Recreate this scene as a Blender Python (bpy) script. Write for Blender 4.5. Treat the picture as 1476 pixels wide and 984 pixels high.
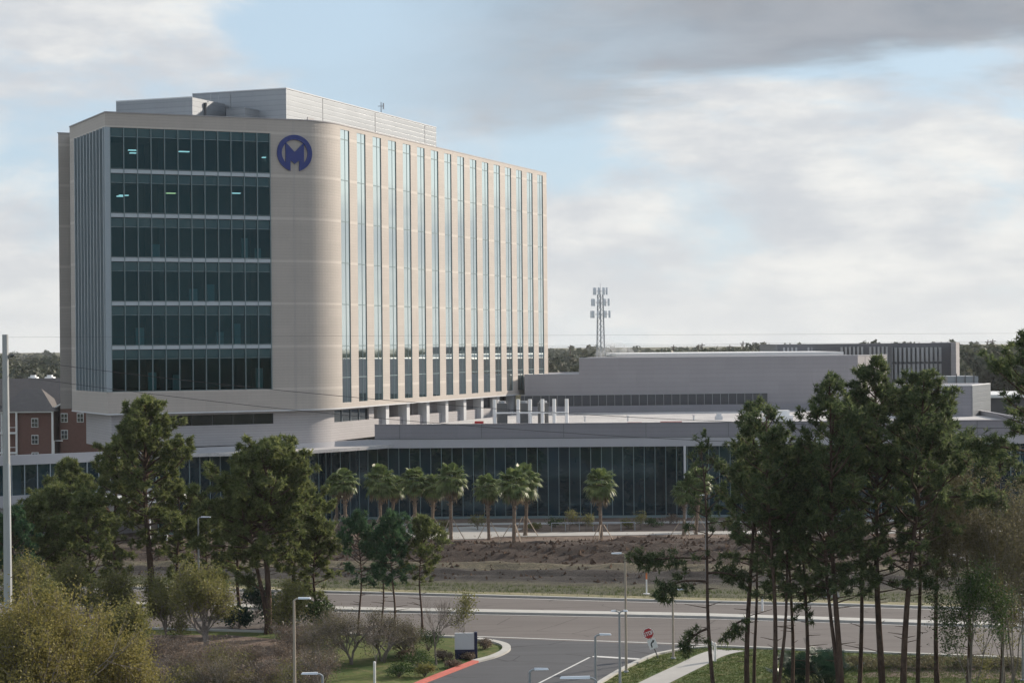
import bpy, math, random
import numpy as np
from mathutils import Vector, Matrix

# ------------------------------------------------------------------ camera, world, sun
sc = bpy.context.scene
for o in list(bpy.data.objects): bpy.data.objects.remove(o)
C = sc.collection
R = math.radians
F = 2754.0; EYE = 20.0; ROLL = -0.009; PITCH = 4.0 / F
W, H = 1476.0, 984.0
cam_d = bpy.data.cameras.new('camera'); cam = bpy.data.objects.new('camera', cam_d); C.objects.link(cam)
cam_d.sensor_width = 36.0; cam_d.lens = 36.0 * F / W; cam_d.clip_end = 20000; cam_d.clip_start = 0.5
CM = Matrix.Rotation(math.pi / 2 + PITCH, 4, 'X') @ Matrix.Rotation(ROLL, 4, 'Z')
cam.matrix_world = Matrix.Translation((0, 0, EYE)) @ CM
sc.camera = cam
SUN_AZ, SUN_EL = 37.0, 24.0        # direction towards the sun, degrees from +X towards +Y
sun_d = bpy.data.lights.new('sun', 'SUN'); sun = bpy.data.objects.new('sun', sun_d); C.objects.link(sun)
sun_d.energy = 4.2; sun_d.angle = R(1.5); sun_d.color = (1.0, 0.88, 0.74)
sv = Vector((math.cos(R(SUN_AZ)) * math.cos(R(SUN_EL)), math.sin(R(SUN_AZ)) * math.cos(R(SUN_EL)), math.sin(R(SUN_EL))))
sun.rotation_euler = sv.to_track_quat('Z', 'Y').to_euler()
sun.location = (60, 60, 120)
sc.view_settings.view_transform = 'Standard'; sc.view_settings.look = 'None'
sc.view_settings.exposure = 0.5; sc.view_settings.gamma = 1.0; sc.view_settings.use_curve_mapping = False
world = bpy.data.worlds.new('World'); sc.world = world; world.use_nodes = True

class NT:
    """small node-tree helper"""
    def __init__(s, tree): s.t = tree; s.n = tree.nodes; s.l = tree.links
    def node(s, typ, **kw):
        n = s.n.new(typ)
        for k, v in kw.items():
            if k.startswith('i_'):
                key = k[2:]; n.inputs[int(key) if key.isdigit() else key.replace('_', ' ')].default_value = v
            else: setattr(n, k, v)
        return n
    def link(s, a, b): s.l.new(a, b)
    def put(s, sock, v):
        if hasattr(v, 'is_output') or isinstance(v, bpy.types.NodeSocket): s.link(v, sock)
        else: sock.default_value = v
    def math(s, op, a, b=0.0, c=None, clamp=False):
        n = s.n.new('ShaderNodeMath'); n.operation = op; n.use_clamp = clamp
        s.put(n.inputs[0], a); s.put(n.inputs[1], b)
        if c is not None: s.put(n.inputs[2], c)
        return n.outputs[0]
    def mix(s, f, a, b, mode='MIX'):
        n = s.n.new('ShaderNodeMix'); n.data_type = 'RGBA'; n.blend_type = mode
        s.put(n.inputs[0], f); s.put(n.inputs[6], a); s.put(n.inputs[7], b)
        return n.outputs[2]
    def noise(s, vec, scale, detail=4, rough=0.5, dist=0.0):
        n = s.n.new('ShaderNodeTexNoise'); n.inputs['Scale'].default_value = scale
        n.inputs['Detail'].default_value = detail; n.inputs['Roughness'].default_value = rough; n.inputs['Distortion'].default_value = dist
        if vec is not None: s.link(vec, n.inputs['Vector'])
        return n.outputs['Fac']
    def ramp(s, f, a, b):
        n = s.n.new('ShaderNodeMapRange'); n.interpolation_type = 'SMOOTHSTEP'
        s.put(n.inputs[0], f); n.inputs[1].default_value = a; n.inputs[2].default_value = b
        return n.outputs[0]
    def mapping(s, vec, scale=(1, 1, 1), loc=(0, 0, 0), rot=(0, 0, 0)):
        n = s.n.new('ShaderNodeMapping'); s.link(vec, n.inputs[0]); n.inputs['Scale'].default_value = scale
        n.inputs['Location'].default_value = loc; n.inputs['Rotation'].default_value = rot
        return n.outputs[0]

def build_world():
    t = NT(world.node_tree); t.n.clear()
    out = t.node('ShaderNodeOutputWorld'); bg = t.node('ShaderNodeBackground')
    sky = t.node('ShaderNodeTexSky', sky_type='NISHITA', sun_disc=False)
    sky.sun_elevation = R(SUN_EL); sky.sun_rotation = R(90 - SUN_AZ)
    sky.air_density = 1.0; sky.dust_density = 1.2; sky.ozone_density = 1.5; sky.altitude = 10
    tc = t.node('ShaderNodeTexCoord').outputs['Generated']
    sep = t.node('ShaderNodeSeparateXYZ'); t.link(tc, sep.inputs[0])
    dx, dy, dz = sep.outputs
    hz = t.mapping(tc, (6.0, 6.0, 14.0), (1.3, 0.4, 0.55))
    n1 = t.noise(hz, 1.0, 7, 0.55, 0.35)
    n2 = t.noise(t.mapping(tc, (13, 13, 34), (7, 3, 1)), 1.0, 7, 0.6, 0.3)
    # cover: more cloud to the right and near the horizon, a break of blue left of the middle
    az = t.math('DIVIDE', dx, t.math('MAXIMUM', dy, 0.05))
    gap = t.math('SUBTRACT', 1.0, t.ramp(t.math('ABSOLUTE', t.math('ADD', az, 0.055)), 0.01, 0.15))
    gap = t.math('MULTIPLY', gap, t.ramp(dz, 0.05, 0.11))
    front = t.ramp(dy, 0.0, 0.6)
    cov = t.math('ADD', t.math('MULTIPLY', n1, 0.75), t.math('MULTIPLY', n2, 0.25))
    cov = t.math('SUBTRACT', cov, t.math('MULTIPLY', t.math('MULTIPLY', gap, front), 0.16))
    cov = t.math('ADD', cov, t.math('MULTIPLY', t.math('SUBTRACT', 1.0, t.ramp(dz, 0.0, 0.09)), 0.07))
    mask = t.ramp(cov, 0.40, 0.55)
    # big grey cloud bank, high on the right
    n3 = t.noise(t.mapping(tc, (5.5, 5.5, 24), (2.2, 5.1, 3.4)), 1.0, 6, 0.55, 0.3)
    edge = t.math('ADD', dz, t.math('MULTIPLY', t.math('SUBTRACT', n3, 0.5), 0.11))
    edge = t.math('SUBTRACT', edge, t.math('MULTIPLY', t.math('SUBTRACT', az, 0.08), 0.06))
    dark = t.math('MULTIPLY', t.ramp(edge, 0.122, 0.150), t.ramp(t.math('ADD', az, t.math('MULTIPLY', t.math('SUBTRACT', n1, 0.5), 0.25)), -0.13, 0.13))
    dark = t.math('MULTIPLY', dark, front)
    dark = t.math('MULTIPLY', dark, t.math('SUBTRACT', 1.0, t.ramp(dz, 0.45, 0.7)))
    nb = t.noise(t.mapping(tc, (10, 10, 30), (4, 4, 4)), 1.0, 6, 0.6)
    white = t.mix(t.ramp(nb, 0.35, 0.7), (0.45, 0.465, 0.49, 1), (0.66, 0.65, 0.625, 1))
    grey = t.mix(t.ramp(n3, 0.3, 0.7), (0.175, 0.195, 0.225, 1), (0.29, 0.30, 0.325, 1))
    skys = t.node('ShaderNodeVectorMath', operation='SCALE'); t.link(sky.outputs[0], skys.inputs[0]); skys.inputs[3].default_value = 0.085
    blue = t.mix(t.ramp(dz, 0.25, 0.6), (0.40, 0.51, 0.61, 1), skys.outputs[0])
    blue = t.mix(0.2, blue, skys.outputs[0])
    col = t.mix(t.math('MULTIPLY', mask, 0.92), blue, white)
    col = t.mix(t.math('MULTIPLY', dark, 0.9), col, grey)
    # pale haze band over the horizon
    hb = t.math('SUBTRACT', 1.0, t.ramp(dz, -0.01, 0.07))
    col = t.mix(t.math('MULTIPLY', hb, 0.55), col, (0.60, 0.605, 0.59, 1))
    # the half of the sky behind the viewer and overhead is bluer and dimmer
    back = t.math('MAXIMUM', t.math('SUBTRACT', 1.0, t.ramp(dy, -0.35, 0.35)), t.ramp(dz, 0.3, 0.7))
    col = t.mix(t.math('MULTIPLY', back, 0.8), col, t.mix(t.math('MULTIPLY', mask, 0.5), (0.34, 0.42, 0.53, 1), (0.58, 0.61, 0.65, 1)))
    t.link(col, bg.inputs[0]); bg.inputs[1].default_value = 1.0
    t.link(bg.outputs[0], out.inputs[0])
build_world()

# ------------------------------------------------------------------ pixel helpers (turn a measured photo point into a world point)
CR = CM.to_3x3()
def at(x, y, Y):
    v = CR @ Vector(((x - W / 2) / F, -(y - H / 2) / F, -1.0))
    k = Y / v.y
    return Vector((v.x * k, Y, EYE + v.z * k))
def gnd(x, y, z=0.0):
    v = CR @ Vector(((x - W / 2) / F, -(y - H / 2) / F, -1.0))
    k = (z - EYE) / v.z
    return Vector((v.x * k, v.y * k, z))

# ------------------------------------------------------------------ mesh helpers
rnd = random.Random(7)
class MB:
    def __init__(s): s.v = []; s.f = []
    def quad(s, a, b, c, d):
        i = len(s.v); s.v += [a, b, c, d]; s.f.append((i, i + 1, i + 2, i + 3))
    def poly(s, pts):
        i = len(s.v); s.v += list(pts); s.f.append(tuple(range(i, i + len(pts))))
    def prism(s, pts, z0, z1):
        """pts: list of (x,y), ccw"""
        n = len(pts); i = len(s.v)
        s.v += [(p[0], p[1], z0) for p in pts] + [(p[0], p[1], z1) for p in pts]
        s.f.append(tuple(i + k for k in range(n))[::-1]); s.f.append(tuple(i + n + k for k in range(n)))
        for k in range(n):
            j = (k + 1) % n; s.f.append((i + k, i + j, i + n + j, i + n + k))
    def frustum(s, p0, z0, p1, z1):
        n = len(p0); i = len(s.v)
        s.v += [(p[0], p[1], z0) for p in p0] + [(p[0], p[1], z1) for p in p1]
        s.f.append(tuple(i + k for k in range(n))[::-1]); s.f.append(tuple(i + n + k for k in range(n)))
        for k in range(n):
            j = (k + 1) % n; s.f.append((i + k, i + j, i + n + j, i + n + k))
    def box(s, x0, x1, y0, y1, z0, z1):
        s.prism([(x0, y0), (x1, y0), (x1, y1), (x0, y1)], z0, z1)
    def fbox(s, o, d, n, a0, a1, b0, b1, z0, z1):
        """box in a wall frame: a along direction d, b along outward normal n from origin o (all 2-D)"""
        q = lambda a, b: (o[0] + d[0] * a + n[0] * b, o[1] + d[1] * a + n[1] * b)
        s.prism([q(a0, b1), q(a1, b1), q(a1, b0), q(a0, b0)], z0, z1)
    def ribbon(s, pts, t0, t1, z0, z1):
        """solid strip along a 2-D polyline; t0,t1 offsets to the right-hand (outer) side"""
        A = offset(pts, t0); B = offset(pts, t1); n = len(pts)
        for k in range(n - 1):
            pass
        i = len(s.v)
        for k in range(n):
            s.v += [(A[k][0], A[k][1], z0), (A[k][0], A[k][1], z1), (B[k][0], B[k][1], z1), (B[k][0], B[k][1], z0)]
        for k in range(n - 1):
            a = i + 4 * k; b = a + 4
            for u in range(4):
                w = (u + 1) % 4; s.f.append((a + u, a + w, b + w, b + u))
        s.f.append((i, i + 3, i + 2, i + 1)); e = i + 4 * (n - 1); s.f.append((e, e + 1, e + 2, e + 3))
    def tube(s, pts, rads, seg=6, cap=True):
        pts = [Vector(p) for p in pts]; i0 = len(s.v)
        for k, p in enumerate(pts):
            t = (pts[min(k + 1, len(pts) - 1)] - pts[max(k - 1, 0)])
            if t.length < 1e-6: t = Vector((0, 0, 1))
            t.normalize()
            a = t.orthogonal() if k == 0 else (pa - t * pa.dot(t))
            a.normalize(); pa = a; b = t.cross(a)
            for u in range(seg):
                th = 2 * math.pi * u / seg
                s.v.append(tuple(p + (a * math.cos(th) + b * math.sin(th)) * rads[k]))
        for k in range(len(pts) - 1):
            for u in range(seg):
                w = (u + 1) % seg; a = i0 + k * seg
                s.f.append((a + u, a + w, a + seg + w, a + seg + u))
        if cap:
            s.f.append(tuple(i0 + u for u in range(seg))[::-1]); e = i0 + (len(pts) - 1) * seg
            s.f.append(tuple(e + u for u in range(seg)))
    def build(s, name, mat, parent=None, smooth=False):
        me = bpy.data.meshes.new(name)
        off = Vector(parent['_o']) if parent is not None and '_o' in parent else Vector((0, 0, 0))
        me.from_pydata([(v[0] - off.x, v[1] - off.y, v[2] - off.z) for v in s.v], [], s.f)
        me.materials.append(mat)
        if smooth: me.polygons.foreach_set('use_smooth', [True] * len(me.polygons))
        me.update()
        o = bpy.data.objects.new(name, me); C.objects.link(o)
        if parent is not None:
            o.parent = parent; 
            if '_o' in parent: o['_o'] = list(parent['_o'])
        return o

def offset(pts, t):
    n = len(pts); out = []
    for k in range(n):
        ns = []
        if k > 0:
            d = Vector((pts[k][0] - pts[k - 1][0], pts[k][1] - pts[k - 1][1])).normalized(); ns.append(Vector((d.y, -d.x)))
        if k < n - 1:
            d = Vector((pts[k + 1][0] - pts[k][0], pts[k + 1][1] - pts[k][1])).normalized(); ns.append(Vector((d.y, -d.x)))
        m = sum(ns, Vector((0, 0))); m.normalize(); c = max(0.3, m.dot(ns[0]))
        out.append((pts[k][0] + m.x * t / c, pts[k][1] + m.y * t / c))
    return out

def resample(pts, step):
    """points along a polyline every step metres -> list of (point, dir)"""
    out = []; acc = 0.0
    for k in range(len(pts) - 1):
        a = Vector(pts[k][:2]); b = Vector(pts[k + 1][:2]); L = (b - a).length; d = (b - a) / L
        while acc <= L: out.append((a + d * acc, d)); acc += step
        acc -= L
    return out

def tri_mesh(name, V, mat, parent=None, n=3):
    """V: (m*n,3) array of loose n-gons"""
    V = np.asarray(V, dtype=np.float32).reshape(-1, 3)
    if parent is not None and '_o' in parent: V = V - np.array(parent['_o'], dtype=np.float32)
    m = len(V) // n
    me = bpy.data.meshes.new(name)
    me.vertices.add(len(V)); me.vertices.foreach_set('co', V.ravel())
    me.loops.add(len(V)); me.loops.foreach_set('vertex_index', np.arange(len(V), dtype=np.int32))
    me.polygons.add(m); me.polygons.foreach_set('loop_start', np.arange(0, m * n, n, dtype=np.int32))
    me.polygons.foreach_set('loop_total', np.full(m, n, dtype=np.int32))
    me.update(calc_edges=True); me.materials.append(mat)
    o = bpy.data.objects.new(name, me); C.objects.link(o)
    if parent is not None: o.parent = parent
    return o

def tag(o, label=None, cat=None, group=None, kind=None):
    if label: o['label'] = label
    if cat: o['category'] = cat
    if group: o['group'] = group
    if kind: o['kind'] = kind
    return o
def thing(name, loc, label, cat, group=None, rz=0.0, local=False):
    """an Empty at the thing's base; parts given in world coordinates unless local"""
    o = bpy.data.objects.new(name, None); C.objects.link(o); o.empty_display_size = 0.5
    o.location = loc; o.rotation_euler = (0, 0, rz)
    if not local: o['_o'] = list(loc)
    return tag(o, label, cat, group)
def copy_tree(o, parent=None):
    c = o.copy(); C.objects.link(c); c.parent = parent
    for ch in list(o.children): copy_tree(ch, c)
    return c
def struct(o): return tag(o, kind='structure')

# ------------------------------------------------------------------ materials
def mat_new(name):
    m = bpy.data.materials.new(name); m.use_nodes = True
    t = NT(m.node_tree); t.n.clear()
    out = t.node('ShaderNodeOutputMaterial'); p = t.node('ShaderNodeBsdfPrincipled')
    t.link(p.outputs[0], out.inputs[0]); return m, t, p, out
def simple(name, col, rough=0.6, metal=0.0, var=0.12, scale=1.5, spec=None):
    m, t, p, out = mat_new(name)
    tc = t.node('ShaderNodeTexCoord').outputs['Object']
    f = t.noise(tc, scale, 5, 0.6)
    f = t.math('ADD', t.math('MULTIPLY', t.math('SUBTRACT', f, 0.5), 2 * var), 1.0)
    c = t.node('ShaderNodeVectorMath', operation='SCALE'); c.inputs[0].default_value = col[:3]; t.link(f, c.inputs[3])
    t.link(c.outputs[0], p.inputs['Base Color']); p.inputs['Roughness'].default_value = rough; p.inputs['Metallic'].default_value = metal
    if spec is not None: p.inputs['Specular IOR Level'].default_value = spec
    return m
def panel(name, col, rough=0.55, course=0.31, line=0.82, tone=0.06, bands=False, metal=0.0):
    """horizontal metal panel courses with fine joints and slightly different courses"""
    m, t, p, out = mat_new(name)
    tc = t.node('ShaderNodeTexCoord').outputs['Object']
    sep = t.node('ShaderNodeSeparateXYZ'); t.link(tc, sep.inputs[0])
    z = t.math('DIVIDE', sep.outputs[2], course)
    fr = t.math('FRACT', z); fl = t.math('FLOOR', z)
    ln = t.math('LESS_THAN', fr, 0.16)
    wn = t.node('ShaderNodeTexWhiteNoise', noise_dimensions='1D'); t.link(fl, wn.inputs['W'])
    n1 = t.noise(tc, 0.35, 4, 0.6); n2 = t.noise(t.mapping(tc, (3, 3, 0.15)), 1.0, 3, 0.6)
    v = t.math('ADD', 1.0, t.math('MULTIPLY', t.math('SUBTRACT', wn.outputs[0], 0.5), tone))
    v = t.math('ADD', v, t.math('MULTIPLY', t.math('SUBTRACT', n1, 0.5), 0.12))
    v = t.math('ADD', v, t.math('MULTIPLY', t.math('SUBTRACT', n2, 0.5), 0.10))
    cv = t.node('ShaderNodeCombineXYZ'); t.link(t.math('FLOOR', t.math('ADD', t.math('MULTIPLY', sep.outputs[0], 0.38), t.math('MULTIPLY', sep.outputs[1], 0.17))), cv.inputs[0])
    t.link(t.math('FLOOR', t.math('DIVIDE', sep.outputs[2], course * 3)), cv.inputs[1])
    w2 = t.node('ShaderNodeTexWhiteNoise', noise_dimensions='3D'); t.link(cv.outputs[0], w2.inputs['Vector'])
    v = t.math('ADD', v, t.math('MULTIPLY', t.math('SUBTRACT', w2.outputs[0], 0.5), 0.055))
    v = t.math('MULTIPLY', v, t.math('SUBTRACT', 1.0, t.math('MULTIPLY', ln, 1 - line)))
    c = t.node('ShaderNodeVectorMath', operation='SCALE'); c.inputs[0].default_value = col[:3]; t.link(v, c.inputs[3])
    colr = c.outputs[0]
    if bands:      # paler course at every floor line
        q = t.math('FRACT', t.math('ADD', t.math('DIVIDE', t.math('SUBTRACT', sep.outputs[2], 15.3), 4.7), 0.5))
        bnd = t.math('LESS_THAN', t.math('ABSOLUTE', t.math('SUBTRACT', q, 0.5)), 0.030)
        colr = t.mix(bnd, colr, (0.50, 0.455, 0.405, 1))
    p.inputs['Metallic'].default_value = metal
    t.link(colr, p.inputs['Base Color']); p.inputs['Roughness'].default_value = rough
    b = t.node('ShaderNodeBump'); b.inputs['Strength'].default_value = 0.4; b.inputs['Distance'].default_value = 0.02
    t.link(t.math('SUBTRACT', 1.0, ln), b.inputs['Height']); t.link(b.outputs[0], p.inputs['Normal'])
    return m
def mirror_glass(name, base, tint, refl, rough=0.03, wob=0.0, ior=1.5):
    """coated facade glass: dark body plus a tinted mirror coat"""
    m, t, p, out = mat_new(name)
    p.inputs['Base Color'].default_value = (*base, 1); p.inputs['Roughness'].default_value = rough; p.inputs['Specular IOR Level'].default_value = 0.0
    g = t.node('ShaderNodeBsdfGlossy'); g.inputs['Color'].default_value = (*tint, 1); g.inputs['Roughness'].default_value = rough
    tc = t.node('ShaderNodeTexCoord').outputs['Object']
    if wob:      # panes of slightly different darkness
        wn = t.node('ShaderNodeTexWhiteNoise', noise_dimensions='1D'); sx = t.node('ShaderNodeSeparateXYZ'); t.link(tc, sx.inputs[0])
        t.link(t.math('FLOOR', t.math('DIVIDE', sx.outputs[0], 1.225)), wn.inputs['W'])
        vv = t.math('ADD', t.math('MULTIPLY', wn.outputs[0], 0.8), t.math('MULTIPLY', t.noise(tc, 0.25, 4, 0.6), 1.3))
        cc = t.node('ShaderNodeVectorMath', operation='SCALE'); cc.inputs[0].default_value = base; t.link(vv, cc.inputs[3]); t.link(cc.outputs[0], p.inputs['Base Color'])
    fr = t.node('ShaderNodeFresnel'); fr.inputs[0].default_value = 1.5
    if wob:
        b = t.node('ShaderNodeBump'); b.inputs['Strength'].default_value = wob; b.inputs['Distance'].default_value = 0.02
        t.link(t.noise(tc, 0.6, 2, 0.5), b.inputs['Height'])
        t.link(b.outputs[0], g.inputs['Normal']); t.link(b.outputs[0], p.inputs['Normal'])
    mx = t.node('ShaderNodeMixShader'); t.link(t.math('ADD', refl, fr.outputs[0], clamp=True), mx.inputs[0])
    t.link(p.outputs[0], mx.inputs[1]); t.link(g.outputs[0], mx.inputs[2]); t.link(mx.outputs[0], out.inputs[0])
    return m
def clear_glass(name, tint, refl):
    m, t, p, out = mat_new(name)
    tr = t.node('ShaderNodeBsdfTransparent'); tr.inputs[0].default_value = (*tint, 1)
    g = t.node('ShaderNodeBsdfGlossy'); g.inputs['Color'].default_value = (0.35, 0.80, 0.90, 1); g.inputs['Roughness'].default_value = 0.03
    fr = t.node('ShaderNodeFresnel'); fr.inputs[0].default_value = 1.45
    mx = t.node('ShaderNodeMixShader'); t.link(t.math('ADD', refl, fr.outputs[0], clamp=True), mx.inputs[0])
    t.link(tr.outputs[0], mx.inputs[1]); t.link(g.outputs[0], mx.inputs[2]); t.link(mx.outputs[0], out.inputs[0])
    return m
def emis(name, col, s):
    m, t, p, out = mat_new(name); e = t.node('ShaderNodeEmission'); e.inputs[0].default_value = (*col, 1); e.inputs[1].default_value = s
    t.link(e.outputs[0], out.inputs[0]); return m
def leafmat(name, cols, trans=0.3, scale=0.5, rough=0.6):
    """foliage: per-leaf and per-clump colour, some light passing through"""
    m, t, p, out = mat_new(name)
    geo = t.node('ShaderNodeNewGeometry'); tc = t.node('ShaderNodeTexCoord').outputs['Object']
    n = t.noise(tc, scale, 3, 0.6)
    f = t.math('ADD', t.math('MULTIPLY', geo.outputs['Random Per Island'], 0.55), t.math('MULTIPLY', n, 0.9))
    f = t.math('SUBTRACT', f, 0.22, clamp=True)
    cr = t.node('ShaderNodeValToRGB'); t.link(f, cr.inputs[0])
    e = cr.color_ramp.elements; e[0].position = 0.15; e[0].color = (*cols[0], 1); e[1].position = 0.9; e[1].color = (*cols[-1], 1)
    for k, c in enumerate(cols[1:-1]):
        x = e.new(0.15 + 0.75 * (k + 1) / (len(cols) - 1)); x.color = (*c, 1)
    t.link(cr.outputs[0], p.inputs['Base Color']); p.inputs['Roughness'].default_value = rough; p.inputs['Specular IOR Level'].default_value = 0.25
    tl = t.node('ShaderNodeBsdfTranslucent'); t.link(cr.outputs[0], tl.inputs[0])
    mx = t.node('ShaderNodeMixShader'); mx.inputs[0].default_value = trans
    t.link(p.outputs[0], mx.inputs[1]); t.link(tl.outputs[0], mx.inputs[2]); t.link(mx.outputs[0], out.inputs[0])
    return m
def groundmat(name, ca, cb, cc, s1=0.15, s2=1.2, stretch=(1, 1, 1), lo=0.4, hi=0.6, bump=0.4, rough=0.95):
    m, t, p, out = mat_new(name)
    tc = t.node('ShaderNodeTexCoord').outputs['Object']; mp = t.mapping(tc, stretch)
    a = t.ramp(t.noise(mp, s1, 6, 0.65, 0.4), lo, hi); b = t.noise(mp, s2, 6, 0.7)
    c = t.mix(a, (*ca, 1), (*cb, 1)); c = t.mix(t.ramp(b, 0.45, 0.72), c, (*cc, 1))
    f = t.noise(tc, 6.0, 4, 0.75)
    c = t.mix(1.0, c, t.mix(f, (0.55, 0.55, 0.55, 1), (1.45, 1.45, 1.45, 1)), 'MULTIPLY')
    t.link(c, p.inputs['Base Color']); p.inputs['Roughness'].default_value = rough; p.inputs['Specular IOR Level'].default_value = 0.15
    bn = t.node('ShaderNodeBump'); bn.inputs['Strength'].default_value = bump; bn.inputs['Distance'].default_value = 0.12
    t.link(b, bn.inputs['Height']); t.link(bn.outputs[0], p.inputs['Normal'])
    return m

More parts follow.
